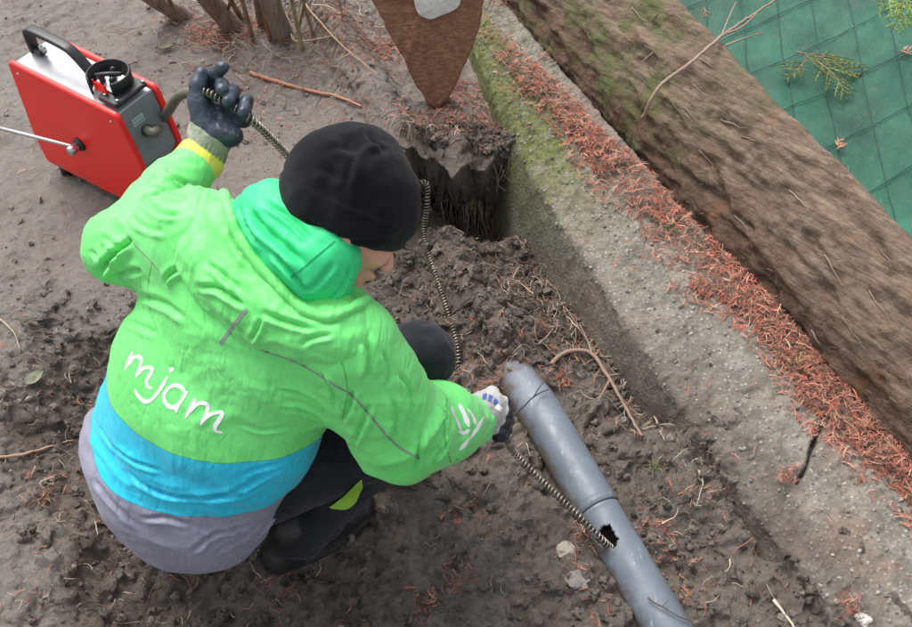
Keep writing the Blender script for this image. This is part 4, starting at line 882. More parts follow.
lt = g.build('root_litter', tinted('dead_root', .8, .25, 250, 0)); tag(lt, 'tangle of thin dead roots, straw and twig ends lying on the soil', 'root litter', kind='stuff')
# ------------------------------------------------------------------ distance-field modelling of the figure
def cam2w(a, b, c): return unit(RT*a + UP*b + FW*c)
class Sdf:
    def __init__(s, prims_pts, h, margin=.06):
        P = np.array(prims_pts); s.lo = P.min(0) - margin; hi = P.max(0) + margin; s.h = h; n = np.ceil((hi - s.lo) / h).astype(int) + 1; s.n = n
        ax = [s.lo[k] + h*np.arange(n[k]) for k in range(3)]
        s.X = np.stack(np.meshgrid(*ax, indexing='ij'), -1).astype(np.float32); s.f = np.full(n, 9., np.float32)
    def cone(s, a, b, r0, r1):
        a = np.asarray(a, np.float32); e = np.asarray(b, np.float32) - a; l2 = float(e.dot(e)) + 1e-12; q = s.X - a; t = np.clip(q @ e / l2, 0, 1)
        return np.sqrt(((q - t[..., None]*e)**2).sum(-1)) - (r0 + (r1 - r0)*t)
    def econe(s, a, b, Wv, w0, t0, w1, t1):
        a = np.asarray(a, float); e = np.asarray(b, float) - a; L = np.linalg.norm(e); E = e/L; Wv = unit(Wv - E*np.dot(Wv, E)); Tv = np.cross(E, Wv); q = s.X - a.astype(np.float32); z = q @ E.astype(np.float32); t = np.clip(z/L, 0, 1)
        w_ = w0 + (w1-w0)*t; h_ = t0 + (t1-t0)*t; x = q @ Wv.astype(np.float32) / w_; y = q @ Tv.astype(np.float32) / h_; c = (z - t*L) / np.minimum(w_, h_)
        return ((x*x + y*y + c*c)**.5 - 1) * np.minimum(w_, h_)
    def ell(s, c, A, B, ra, rb, rc):
        A = unit(A); B = unit(B - A*np.dot(A, B)); Cc = np.cross(A, B); q = s.X - np.asarray(c, np.float32)
        return (np.sqrt((q @ A.astype(np.float32)/ra)**2 + (q @ B.astype(np.float32)/rb)**2 + (q @ Cc.astype(np.float32)/rc)**2) - 1) * min(ra, rb, rc)
    def plane(s, p, n): n = unit(n); return (s.X - np.asarray(p, np.float32)) @ n.astype(np.float32)
    def add(s, d, k=.02):
        if k <= 0: s.f = np.minimum(s.f, d); return s
        h = np.clip(.5 + .5*(s.f - d)/k, 0, 1); s.f = s.f + (d - s.f)*h - k*h*(1-h); return s
    def sub(s, d, k=.01):
        d = -d; h = np.clip(.5 - .5*(s.f - d)/k, 0, 1); s.f = s.f + (d - s.f)*h + k*h*(1-h); return s
    def mesh(s, smooth=2):
        f = s.f; ins = f < 0; n = np.array(f.shape) - 1; c = [(a, b, d) for a in (0,1) for b in (0,1) for d in (0,1)]
        def corner(A, o): return A[o[0]:o[0]+n[0], o[1]:o[1]+n[1], o[2]:o[2]+n[2]]
        cnt = sum(corner(ins, o).astype(np.int8) for o in c); act = (cnt > 0) & (cnt < 8); idx = np.argwhere(act); vid = -np.ones(n, np.int64); vid[act] = np.arange(len(idx))
        acc = np.zeros((len(idx), 3)); num = np.zeros(len(idx))
        for o1 in c:
            for k in range(3):
                if o1[k]: continue
                o2 = list(o1); o2[k] = 1; o1a = np.array(o1); o2a = np.array(o2)
                f1 = f[tuple((idx + o1a).T)]; f2 = f[tuple((idx + o2a).T)]; cr = (f1 < 0) != (f2 < 0); t = np.where(cr, f1/(f1 - f2 + 1e-20), 0)
                acc += np.where(cr[:, None], o1a + t[:, None]*(o2a - o1a), 0); num += cr
        V = s.lo + (idx + acc/num[:, None])*s.h
        Fs = []
        for k in range(3):
            sl0 = [slice(None)]*3; sl1 = [slice(None)]*3; sl0[k] = slice(0, -1); sl1[k] = slice(1, None)
            ch = ins[tuple(sl0)] != ins[tuple(sl1)]; e = np.argwhere(ch); a, b = [(1,2),(2,0),(0,1)][k]
            ok = (e[:, a] > 0) & (e[:, b] > 0) & (e[:, a] < n[a]) & (e[:, b] < n[b]) & (e[:, k] < n[k]); e = e[ok]
            def cell(da, db): q = e.copy(); q[:, a] -= da; q[:, b] -= db; return vid[tuple(q.T)]
            q = np.stack([cell(1,1), cell(0,1), cell(0,0), cell(1,0)], 1); flip = ~ins[tuple(e.T)]; q[flip] = q[flip][:, ::-1]; Fs.append(q)
        F = np.vstack(Fs); F = F[(F >= 0).all(1)]
        for _ in range(smooth): V = laplace(V, F, .5)
        return V, F
def laplace(V, F, k):
    a = np.concatenate([F[:, i] for i in range(4)]); b = np.concatenate([F[:, (i+1) % 4] for i in range(4)]); n = len(V); cnt = np.bincount(a, minlength=n) + np.bincount(b, minlength=n)
    S = np.stack([np.bincount(a, V[b, d], n) + np.bincount(b, V[a, d], n) for d in range(3)], 1); return V + k*(S/np.maximum(cnt, 1)[:, None] - V)
def vnorm(V, F):
    N = np.cross(V[F[:, 2]] - V[F[:, 0]], V[F[:, 3]] - V[F[:, 1]]); n = len(V); S = sum(np.stack([np.bincount(F[:, i], N[:, d], n) for d in range(3)], 1) for i in range(4)); return S / (np.linalg.norm(S, axis=1)[:, None] + 1e-12)
def creases(V, N, bvh, lst, T=None):
    d = np.zeros(len(V))
    for px, w_, dep in lst:
        w_ = w_*.62
        P = [ray_hit(bvh, *q) for q in smooth_path([np.array((a, b, 0.)) for a, b in px], 5)[:, :2]]; P = [p[0] for p in P if p[0] is not None]
        if len(P) < 2: continue
        P = np.array(P); Pm = P.mean(0); R_ = np.linalg.norm(P - Pm, axis=1).max() + 6*w_; ix = np.where(np.linalg.norm(V - Pm, axis=1) < R_)[0]; Q = V[ix]; best = np.full(len(ix), 9.); side = np.zeros(len(ix)); tt = np.zeros(len(ix)); n = len(P)
        for k in range(n - 1):
            e = P[k+1] - P[k]; l2 = e.dot(e) + 1e-12; t = np.clip((Q - P[k]) @ e / l2, 0, 1); r = Q - P[k] - t[:, None]*e; dd = np.linalg.norm(r, axis=1); up_ = dd < best
            sd_ = (np.cross(e, N[ix]) * r).sum(1); best = np.where(up_, dd, best); side = np.where(up_, np.sign(sd_), side); tt = np.where(up_, (k + t)/(n-1), tt)
        taper = sstep(-.02, .22, tt) * sstep(1.02, .78, tt); x = best*side
        d[ix] += taper * dep * (-np.exp(-(x/w_)**2) + .75*np.exp(-((x - 2.0*w_)/(1.3*w_))**2) + .25*np.exp(-((x + 2.2*w_)/(1.6*w_))**2))
    return d
def bvh_from(V, F): return BVHTree.FromPolygons([Vector(v) for v in V], [tuple(f) for f in F.tolist()])
def segw(V, a, b, r):
    """arm-local weight, along and around coordinates"""
    e = np.asarray(b) - a; L = np.linalg.norm(e); q = V - a; t = q @ e / L**2; d = np.linalg.norm(q - np.clip(t, 0, 1)[:, None]*e, axis=1); return d, t*L

# ------------------------------------------------------------------ the worker
PW = W(235, 500, -.11)
person = thing('person', (-.33, .86, -.11), 'crouching person in green, turquoise and grey jacket, black beanie and work gloves', 'person')
LS = Wd(200, 238, 1.575); RS = Wd(350, 345, 1.48); LE = Wd(122, 246, 1.70); LWr = Wd(200, 160, 1.83); RE = Wd(400, 428, 1.60); RWr = Wd(471, 421, 1.84)
HIP = Wd(178, 472, 1.80); WAIST = Wd(216, 394, 1.69); CHEST = Wd(262, 318, 1.60); NECK = Wd(300, 268, 1.53); HEM = Wd(200, 503, 1.80)
Lv = unit(LS - RS); Sv = unit(CHEST - HIP); Bv = unit(np.cross(Sv, Lv))
if Bv.dot(FW) > 0: Bv = -Bv
LHIP = HIP + Lv*.085; RHIP = HIP - Lv*.085; LKN = Wd(419, 357, 1.76); RKN = Wd(395, 432, 1.80); LAN = np.array((-.17, 1.08, -.06)); RAN = Wd(298, 532, 1.93); RTOE = Wd(330, 520, 1.985)
Fh = cam2w(.75, -.45, .48); Uh = cam2w(.55, .83, -.08); Lh = np.cross(Uh, Fh); HC = Wd(350, 206, 1.46)

# jacket ---------------------------------------------------------------
S = Sdf([LS, RS, LE, LWr, RE, RWr, HEM - Lv*.2, HEM + Lv*.2, NECK, HIP - Bv*.1], .0043, .15)
S.f = S.econe(HEM, HIP, Lv, .185, .130, .205, .145)
S.add(S.econe(HIP, WAIST, Lv, .205, .155, .205, .140), .03)
S.add(S.econe(WAIST, CHEST, Lv, .205, .140, .195, .130), .04)
S.add(S.econe(CHEST, NECK, Lv, .185, .125, .10, .09), .05)
S.add(S.cone(LS, LE, .088, .066), .05); S.add(S.cone(LE, LE*.4 + LWr*.6, .066, .055), .03); S.add(S.cone(LE*.4 + LWr*.6, LWr, .055, .050), .02)
S.add(S.cone(RS, RE, .084, .088), .05); S.add(S.cone(RE, RE*.5 + RWr*.5, .086, .078), .03); S.add(S.cone(RE*.5 + RWr*.5, RWr, .074, .052), .025)
# sleeve ends and the open hem
S.sub(S.cone(LWr + unit(LWr-LE)*.012, LWr + unit(LWr-LE)*.10, .038, .12), .006)
S.sub(S.cone(RWr + unit(RWr-RE)*.022, RWr + unit(RWr-RE)*.10, .040, .10), .006)
under = unit(-Sv*.75 - Bv*.75); S.sub(np.maximum(-S.plane(HEM + under*.095, -under) * -1, S.econe(HEM + under*.02, HEM + under*.25, Lv, .165, .12, .18, .13)), .008)
V, F = S.mesh(3); N = vnorm(V, F)
bvhJ = BVHTree.FromPolygons([Vector(v) for v in V], [tuple(f) for f in F.tolist()])
def jac_coords(V): q = V - HIP; return q @ Sv, q @ Lv, q @ Bv
s_, l_, b_ = jac_coords(V)
dL, aL = segw(V, LS, LE, 0); dL2, aL2 = segw(V, LE, LWr, 0); dR, aR = segw(V, RS, RE, 0); dR2, aR2 = segw(V, RE, RWr, 0)
armL = sstep(.16, .10, np.minimum(dL, dL2)) * sstep(.02, .10, np.where(dL2 < dL, .2, aL)); armR = sstep(.16, .10, np.minimum(dR, dR2)) * sstep(.02, .12, np.where(dR2 < dR, .25, aR))
def ridg(p, seed, o=4): return 1 - np.sqrt(fbm(p, o, seed, .42)**2 + .0008)*2.6
aa_ = np.where(armR > armL, np.where(dR2 < dR, .26 + aR2, aR), np.where(dL2 < dL, .26 + aL2, aL))
warp = .35*fbm(V*6, 2, 33); 
tors = ridg(xyz(s_*11 + warp*2.5 + 2.2*l_*l_*6, l_*2.6 + warp, b_*2.6), 1, 2)
ctors = ridg(xyz(s_*18 + l_*9 + warp*3, l_*5 - s_*3, b_*5), 2, 2)
arms = ridg(np.column_stack([aa_*17 + warp*2.0 + l_*7, V[:, 2]*5, V[:, 0]*4]), 3, 2)
arm = np.maximum(armL, armR)
low = sstep(.30, .0, s_)
pat = sstep(-.25, .35, fbm(V*8, 2, 91)); pat2 = sstep(-.2, .4, fbm(V*9 + 5, 2, 92))
diag = ridg(xyz(l_*15 - s_*9 + warp*3, l_*2.5 + s_*4, b_*4), 12, 2); fine_ = ridg(xyz(s_*34 + l_*14 + warp*4, l_*9 - s_*6, b_*9), 13, 2)
dsp = (1-arm)*(.0036*tors*(.35 + .9*low) + .0030*ctors*pat + .0030*diag*pat2 + .0022*fine_*pat) + arm*(.0055*arms*(.4 + .6*pat) + .0030*diag*pat2 + .0026*fine_)
CR = [([(97, 276), (110, 259), (130, 238)], .009, .020), ([(112, 280), (126, 273), (141, 271)], .007, .008), ([(162, 286), (168, 275), (190, 263), (201, 252)], .006, .009), ([(112, 300), (135, 296), (160, 303), (185, 320)], .008, .008), ([(108, 322), (130, 322), (155, 334)], .007, .006),
      ([(124, 470), (145, 488), (175, 498), (224, 496), (264, 490)], .006, .009), ([(200, 500), (224, 495), (255, 483), (288, 466)], .006, .008), ([(110, 446), (135, 462), (160, 473)], .005, .006), ([(95, 425), (104, 440), (112, 452)], .005, .006), ([(240, 478), (262, 470), (290, 462)], .005, .005),
      ([(139, 518), (165, 519), (192, 527)], .006, .009), ([(186, 555), (211, 539), (244, 528), (258, 524)], .006, .009), ([(95, 478), (110, 500), (140, 530)], .008, .008), ([(215, 556), (240, 542), (268, 520)], .006, .008), ([(250, 548), (268, 528), (285, 505)], .005, .006),
      ([(330, 428), (318, 420), (300, 412), (280, 412)], .006, .008), ([(332, 420), (320, 408), (300, 396), (276, 392)], .006, .007), ([(334, 410), (330, 392), (318, 375)], .006, .008), ([(240, 425), (262, 432), (290, 430)], .005, .005), ([(340, 425), (350, 405), (352, 392)], .006, .008), ([(352, 448), (362, 425), (370, 405)], .006, .008),
      ([(430, 480), (437, 462), (446, 450), (452, 436)], .005, .007), ([(448, 482), (455, 462), (470, 446)], .005, .006), ([(418, 478), (420, 455), (425, 430)], .006, .007), ([(440, 400), (448, 420), (446, 445)], .005, .006), ([(400, 372), (412, 392), (415, 415)], .006, .007), ([(392, 395), (398, 420), (392, 445)], .007, .006), ([(475, 470), (482, 452), (495, 436)], .005, .006),
      ([(366, 338), (372, 360), (368, 385)], .008, .008), ([(385, 350), (392, 372), (388, 390)], .006, .006), ([(100, 235), (118, 250), (122, 270)], .007, .007), ([(88, 250), (100, 262), (108, 280)], .006, .006), ([(140, 195), (158, 212), (180, 214)], .007, .008), ([(150, 180), (168, 193), (190, 196)], .006, .007), ([(165, 168), (185, 183), (208, 186)], .006, .007), ([(125, 210), (142, 226), (166, 232)], .007, .006)]
dsp = dsp + creases(V, N, bvhJ, CR)
# elastic hem gathers and blousing between band seams
dsp = dsp - .006
V = V + N*dsp[:, None]; V = laplace(V, F, .1)
jac_V, jac_F = V, F
bvhJ = BVHTree.FromPolygons([Vector(v) for v in V], [tuple(f) for f in F.tolist()])
def band_fit(px):
    P = [ray_hit(bvhJ, *p)[0] for p in px]; P = np.array([p for p in P if p is not None])
    A = np.column_stack([(P - HIP) @ Lv, (P - HIP) @ Bv, ((P - HIP) @ Lv)**2, np.ones(len(P))]); return np.linalg.lstsq(A.T @ A + np.diag([1e-6, 2e-3, 1e-6, 1e-9]), A.T @ ((P - HIP) @ Sv), rcond=None)[0]
def band_val(c, V):
    l = (V - HIP) @ Lv; return (V - HIP) @ Sv - (c[0]*l + c[1]*((V - HIP) @ Bv) + c[2]*l*l + c[3])
cb1 = band_fit([(106, 376), (107, 382), (114, 398), (135, 427), (160, 450), (190, 464), (222, 470), (255, 465), (285, 453), (304, 444)])
cb2 = band_fit([(90, 452), (92, 455), (94, 460), (102, 468), (125, 487), (150, 508), (175, 518), (205, 521), (235, 519), (265, 508), (288, 492)])
print('BANDS', cb1, cb2)
s_, l_, b_ = jac_coords(V)
noarm = 1 - np.maximum(sstep(.13, .10, np.minimum(dL, dL2)), sstep(.12, .09, np.minimum(dR, dR2)))
bd1 = np.where(arm > .4, .2, band_val(cb1, V)); bd2 = np.where(arm > .4, .2, band_val(cb2, V))
tL = (V - LWr) @ unit(LWr - LE); cuffy = sstep(.075, .06, dL2) * 0 + np.where((tL > -.022) & (dL2 < .09), 1.0, 0.0)
m = M('jacket_nylon', .52, .42)
z1 = m.noise(5, 3); green = m.ramp(z1, [(.3, (.125, .665, .145)), (.7, (.17, .74, .20))])
turq = m.ramp(z1, [(.3, (.004, .44, .62)), (.7, (.010, .52, .72))]); gry = m.ramp(z1, [(.3, (.20, .20, .27)), (.7, (.25, .25, .325))])
def gate(attr): 
    n = m.N('Math', operation='GREATER_THAN'); m.L(m.attr(attr), n.inputs[0]); n.inputs[1].default_value = 0; return n.outputs[0]
c = m.mix(gate('bd1'), turq, green); c = m.mix(gate('bd2'), gry, c)
yl = m.N('Math', operation='GREATER_THAN'); m.L(m.attr('cuff'), yl.inputs[0]); yl.inputs[1].default_value = .5
def line(attr, w_):
    return m.math('LESS_THAN', m.math('ABSOLUTE', m.attr(attr)), w_)
c = m.mix(m.math('MULTIPLY', line('bd1', .0011), .55), c, (.01, .25, .12)); c = m.mix(m.math('MULTIPLY', line('bd2', .0011), .55), c, (.03, .16, .22))
c = m.mix(yl.outputs[0], c, (.66, .70, .08))
# fine crumple creases of thin coated cloth
mp = m.N('Mapping'); mp.inputs['Rotation'].default_value = (.4, .3, .9); mp.inputs['Scale'].default_value = (34, 8, 17); m.L(m.tc, mp.inputs[0])
cn = m.N('TexNoise'); cn.inputs['Scale'].default_value = 1; cn.inputs['Detail'].default_value = 2; cn.inputs['Distortion'].default_value = .5; m.L(mp.outputs[0], cn.inputs[0])
fold = m.math('ABSOLUTE', m.math('SUBTRACT', cn.outputs['Fac'], .5))
m.color(c).bump(m.math('SQRT', m.math('ADD', m.math('MULTIPLY', fold, fold), .00015)), .014, .55).bump(m.noise(900, 2), .0001, .5)
mp2 = m.N('Mapping'); mp2.inputs['Rotation'].default_value = (1.1, .2, -.6); mp2.inputs['Scale'].default_value = (52, 15, 26); m.L(m.tc, mp2.inputs[0]); f2_ = m.math('ABSOLUTE', m.math('SUBTRACT', m.noise(1, 2, .5, vec=mp2.outputs[0], dist=.4), .5)); m.bump(m.math('MULTIPLY', f2_, m.ramp(m.noise(9, 2), [(.42, 0), (.6, 1)])), .011, .6)
m.b.inputs['Sheen Weight'].default_value = .15; 
JM = m.m
jacket = mesh_ob('jacket', V, F, JM, parent=person, attrs={'bd1': bd1, 'bd2': bd2, 'cuff': cuffy})

# hood: drape over the upper back, lining beside the neck, and the rolled rim
def surf(px, py, lift=0.0):
    q, n = ray_hit(bvhJ, px, py); return q + n*lift
c1 = surf(248, 300, -.005); c2 = surf(315, 300, -.012); c0 = surf(200, 265, -.012)
S = Sdf([c0, c1, c2, surf(300, 340), surf(180, 285), Wd(360, 300, 1.42)], .0042, .12)
nb = unit(surf(260, 300) * 0 + ray_hit(bvhJ, 255, 300)[1] + Bv)
S.f = S.ell(Wd(247, 298, float((c1-CAM).dot(FW))), Lv, Sv, .150, .062, .050)
S.add(S.ell(Wd(312, 312, float((c2-CAM).dot(FW)) + .0), Lv, Sv, .110, .060, .060), .03)
S.add(S.ell(Wd(245, 255, float((c1-CAM).dot(FW)) + .015), Lv, Sv, .10, .085, .045), .03)
V, F = S.mesh(3); N = vnorm(V, F); s_, l_, b_ = jac_coords(V); warp = .35*fbm(V*6, 2, 35)
HP = bvh_from(V, F)
V = V + N*creases(V, N, HP, [([(165, 294), (205, 287), (226, 294), (246, 308)], .006, .011), ([(205, 262), (222, 275), (240, 290)], .006, .008), ([(262, 312), (285, 322), (318, 330)], .006, .008), ([(246, 345), (256, 332), (262, 318)], .005, .007), ([(300, 346), (312, 338), (335, 334)], .005, .007), ([(228, 225), (236, 245), (250, 266)], .006, .007)])[:, None]
V = V + N*(.0040*ridg(xyz(s_*20 + warp*3, l_*6 + warp, b_*6), 7, 3) + .0028*ridg(xyz(l_*26 + warp*3, s_*10, b_*10), 8, 3) + .0015*ridg(V*38, 9, 2) - .004)[:, None]; V = laplace(V, F, .35)
hood = mesh_ob('hood', V, F, JM, parent=jacket, attrs={'bd1': np.ones(len(V)), 'bd2': np.ones(len(V)), 'cuff': np.zeros(len(V))})
LM = M('hood_lining_nylon', .55, .4); LM.color(LM.ramp(LM.noise(8, 3), [(.3, (.022, .58, .19)), (.7, (.045, .70, .27))]))
fold = LM.math('ABSOLUTE', LM.math('SUBTRACT', LM.noise(12, 2, .5, dist=.5), .5)); LM.bump(fold, .012, .5); LM = LM.m
tH = float((c2-CAM).dot(FW)) - .01
pl = [Wd(258, 222, tH+.03), Wd(300, 245, tH+.02), Wd(335, 290, tH+.005)]
S = Sdf(pl, .0040, .13)
dirO = unit(pl[2] - pl[0])
S.f = S.econe(Wd(262, 222, tH+.03), Wd(314, 260, tH-.008), Lv, .060, .054, .070, .066)
S.add(S.ell(Wd(320, 284, tH+.01), dirO, Sv, .046, .050, .050), .03)
S.add(S.ell(Wd(331, 239, tH-.016), dirO, Sv, .046, .036, .050), .03)
S.add(S.ell(Wd(288, 216, tH+.0), dirO, Sv, .075, .05, .05), .03)
V, F = S.mesh(3); N = vnorm(V, F); q = V - pl[1]; a_ = q @ dirO; c_ = q @ Sv; w_ = .3*fbm(V*7, 2, 55)
HP = bvh_from(V, F)
V = V + N*creases(V, N, HP, [([(246, 205), (262, 228), (286, 248), (306, 268)], .008, .013), ([(262, 200), (290, 218), (312, 240)], .006, .008), ([(300, 290), (316, 285), (336, 262)], .006, .007), ([(270, 250), (290, 272), (312, 300)], .006, .010), ([(330, 300), (345, 285), (352, 265)], .005, .008), ([(236, 205), (248, 230), (262, 250)], .005, .008)])[:, None]
V = V + N*(.005*ridg(xyz(c_*14 + a_*5 + w_*2, a_*6, (q @ Bv)*5), 17, 3) + .0022*ridg(V*30, 18, 2) - .006)[:, None]; V = laplace(V, F, .35)
lin = mesh_ob('hood_lining', V, F, LM, parent=jacket)
allB = [bvhJ, bvh_of(hood), bvh_of(lin)]
def hit_all(px, py, which=None):
    best = None
    for b in (which or allB):
        q, n = ray_hit(b, px, py)
        if q is not None and (best is None or np.linalg.norm(q-CAM) < np.linalg.norm(best[0]-CAM)): best = (q, n)
    return best
def flow(px, n=6): 
    P = smooth_path([np.array((a, b, 0.)) for a, b in px], n); return P[:, :2]
g = Geo()
P = [hit_all(*q) for q in flow([(222, 192), (229, 210), (238, 232), (252, 254), (272, 278), (290, 298), (306, 311), (325, 317), (346, 312), (366, 300)])]; P = [q[0] + q[1]*.002 for q in P if q]
for _ in range(3): P = [P[0]] + [(P[k-1] + P[k]*2 + P[k+1])/4 for k in range(1, len(P)-1)] + [P[-1]]
P = resample(np.array(P), .005); tube(g, P, .0085 + .002*vnoise(P*50), 12); 
rim = g.build('hood_rim', JM, parent=jacket, attrs={'bd1': np.ones(g.n), 'bd2': np.ones(g.n), 'cuff': np.zeros(g.n)})
def ribbon(name, px, wd, mat, parent, which=None, lift=.0008, prof=None, n=8, kind=None):
    Q = flow(px, n); H_ = [hit_all(*q, which) for q in Q]; H_ = [h for h in H_ if h]
    if len(H_) < 3: return None
    P = np.array([h[0] for h in H_]); Nn = np.array([h[1] for h in H_]); T = np.gradient(P, axis=0); T /= np.linalg.norm(T, axis=1)[:, None] + 1e-9
    Sd = np.cross(Nn, T); Sd /= np.linalg.norm(Sd, axis=1)[:, None] + 1e-9; t = np.linspace(0, 1, len(P)); w_ = wd/2 * (np.ones(len(P)) if prof is None else np.interp(t, *prof)); g = Geo()
    Nn = (np.vstack([Nn[:1], Nn[:-1]]) + Nn*2 + np.vstack([Nn[1:], Nn[-1:]])) / 4; V = np.stack([P - Sd*w_[:, None] + Nn*lift*.3, P - Sd*w_[:, None]*.94 + Nn*lift, P + Sd*w_[:, None]*.94 + Nn*lift, P + Sd*w_[:, None] + Nn*lift*.3], 1).reshape(-1, 3)
    F = [(k*4+j, k*4+j+1, k*4+4+j+1, k*4+4+j) for k in range(len(P)-1) for j in range(3)]; g.add(V, F); return g.build(name, mat, parent=parent, smooth=False)
PIP = simple('grey_reflective_piping', (.20, .26, .21), .5, .15)
ribbon('piping', [(262, 350), (300, 364), (333, 384), (350, 394), (362, 406), (374, 420), (388, 437), (402, 449), (420, 459)], .0035, PIP, jacket)
ribbon('piping', [(129, 238), (140, 250), (152, 262), (162, 275)], .0022, PIP, jacket)
ribbon('reflective_strip', [(247, 309), (238, 320), (229, 332), (220, 344)], .006, simple('grey_reflective_strip', (.24, .27, .25), .35, .1), jacket)
ribbon('piping', [(290, 278), (303, 268), (318, 255), (335, 241)], .002, simple('teal_seam', (.006, .30, .12), .5), lin and jacket)
# the white script word across the back
WHT = simple('white_print', (.86, .86, .86), .45, .03, 60, .0001)
def lt_(pts): return [(110 + a/5.7, 335 + b/5.7) for a, b in pts]
wd = .0066
for st_, nm_ in (([(88, 198), (106, 150), (130, 98)], 'letter_m'), ([(104, 175), (130, 135), (158, 122), (180, 142), (168, 190), (148, 238)], 'letter_m'), ([(148, 238), (172, 205), (205, 186), (240, 190), (232, 222), (210, 258), (214, 292), (240, 305)], 'letter_m'),
               ([(328, 238), (300, 285), (268, 335), (235, 370), (200, 380), (168, 355), (148, 325), (143, 305)], 'letter_j'), ([(340, 203), (350, 200), (356, 208)], 'letter_j_dot'),
               ([(432, 335), (410, 300), (372, 287), (335, 303), (308, 345), (318, 388), (350, 412), (385, 400), (418, 360), (440, 320)], 'letter_a'), ([(440, 320), (415, 360), (390, 400), (376, 425), (384, 440)], 'letter_a'),
               ([(488, 362), (462, 410), (432, 472)], 'letter_m'), ([(446, 448), (475, 412), (515, 388), (556, 402), (545, 455), (515, 512)], 'letter_m'), ([(515, 512), (545, 470), (585, 448), (640, 442), (625, 480), (600, 520), (606, 548), (642, 556)], 'letter_m')):
    ribbon(nm_, lt_(st_), wd * (1.35 if 'dot' in nm_ else 1), WHT, jacket, lift=.0007, prof=([0, .12, .35, .6, .85, 1], [.5, 1.1, .8, 1.15, .85, .4]), n=6)
def patch(name, A, B, mat, parent, which, nu=14, nv=8, lift=.002):
    A = flow(A, 6); B = flow(B, 6); A = A[np.linspace(0, len(A)-1, nu).round().astype(int)]; B = B[np.linspace(0, len(B)-1, nu).round().astype(int)]; V = []
    for i in range(nu):
        for j in range(nv):
            q = A[i] + (B[i]-A[i])*j/(nv-1); h = hit_all(*q, which)
            if h is None: h = (V[-1], np.zeros(3)) if V else hit_all(*(A.mean(0)*.5 + B.mean(0)*.5), which)
            V.append(h[0] + h[1]*lift)
    F = [(i*nv+j, (i+1)*nv+j, (i+1)*nv+j+1, i*nv+j+1) for i in range(nu-1) for j in range(nv-1)]; g = Geo(); g.add(V, F); return g.build(name, mat, parent=parent)
for P_, w_ in (([(451, 406), (455, 417), (461, 430)], .011), ([(459, 404), (464, 414), (469, 427)], .012), ([(468, 409), (473, 417), (476, 425)], .010), ([(484, 417), (477, 429), (466, 443), (459, 450)], .010), ([(458, 431), (464, 433), (470, 430)], .008)):
    ribbon('white_print', P_, w_, WHT, jacket, [bvhJ], lift=.0007, prof=([0, .2, .5, .8, 1], [.35, .9, .7, 1, .3]))

SMG = simple('green_seam_stitch', (.07, .42, .06), .6, .1); SMB = simple('blue_seam_stitch', (.01, .22, .32), .6, .1)
ribbon('shoulder_seam', [(152, 262), (148, 285), (150, 310), (158, 330)], .0013, SMG, jacket, [bvhJ], lift=.0004)
ribbon('shoulder_seam', [(337, 352), (345, 372), (347, 395), (342, 420)], .0013, SMG, jacket, [bvhJ], lift=.0004)
ribbon('cuff_seam', [(447, 398), (444, 420), (446, 445), (455, 474)], .0015, SMG, jacket, [bvhJ], lift=.0004)
# trousers -------------------------------------------------------------
S = Sdf([HIP, LKN, RKN, LAN, RAN, LHIP, RHIP, HEM], .0058, .13)
S.f = S.ell(HIP - Bv*.02, Lv, Sv, .165, .13, .115)
S.add(S.cone(LHIP, LKN, .088, .064), .04); S.add(S.cone(LKN, LAN, .064, .055), .012)
S.add(S.cone(RHIP, RKN, .090, .070), .04); S.add(S.cone(RKN, RAN, .068, .058), .012)
V, F = S.mesh(3); N = vnorm(V, F); w_ = .35*fbm(V*7, 2, 75)
V = V + N*(.006*ridg(V*np.array((9, 9, 9)) + w_[:, None]*2, 27, 3) + .002*ridg(V*35, 28, 2) - .004)[:, None]
m = M('black_trouser_cloth', .8, .2); m.color(m.ramp(m.noise(14, 4), [(.3, (.008, .009, .012)), (.7, (.019, .021, .029))])).bump(m.noise(600, 3), .0006, .7).bump(m.noise(40, 4), .003, .5)
m.b.inputs['Sheen Weight'].default_value = .1; TM = m.m
tr = mesh_ob('trousers', V, F, TM, parent=person); bvhT = bvh_of(tr)
# boots
def boot(an, toe, nm):
    f = unit(toe - an); f[2] = 0; f = unit(f); u = np.array((0, 0, 1.)); z0 = float(H(an[0], an[1])) ; base = np.array((an[0], an[1], z0 + .035)); s = np.cross(u, f)
    S = Sdf([base - f*.10, base + f*.20, an + u*.08], .0048, .05)
    S.f = S.econe(base - f*.055, base + f*.145, s, .038, .036, .042, .029); S.add(S.cone(base - f*.03 + u*.01, an + u*.05 - f*.01, .036, .046), .03); S.add(S.ell(base + f*.05 + u*.025, f, s, .09, .036, .035), .03)
    S.sub(S.plane(base - u*.032, u), .004)
    V, F = S.mesh(2); N = vnorm(V, F); V = V + N*(.0015*ridg(V*30, 29, 2))[:, None]; b = mesh_ob('boot', V, F, simple('black_boot_leather', (.014, .014, .015), .5, .3, 60, .0008), parent=person)
    sole = []; 
    for k in range(28):
        a = 2*np.pi*k/28; x = .125*math.cos(a); y = .045*math.sin(a)*(1 + .12*math.cos(a)); sole.append((x + .052, y))
    g = Geo(); prism(g, sole, .016, base - u*.046, f, s, u, .003); g.build('sole', simple('black_rubber_sole', (.02, .019, .018), .75, .3, 50, .0008), parent=b)
boot(RAN - np.array((.0, 0, 0)), RTOE, 'r'); boot(LAN, LAN + np.array((.1, .08, 0)), 'l')
bvhB = [bvhT]
LIME = simple('lime_cloth', (.24, .46, .04), .7, .12, 80, .0004)
patch('lime_panel', [(330, 506), (338, 500), (349, 489), (361, 478)], [(332, 508), (346, 508), (356, 500), (362, 486)], LIME, tr, [bvhT, bvh_of([o for o in person.children if o.name.startswith('boot')][0])], lift=.004)

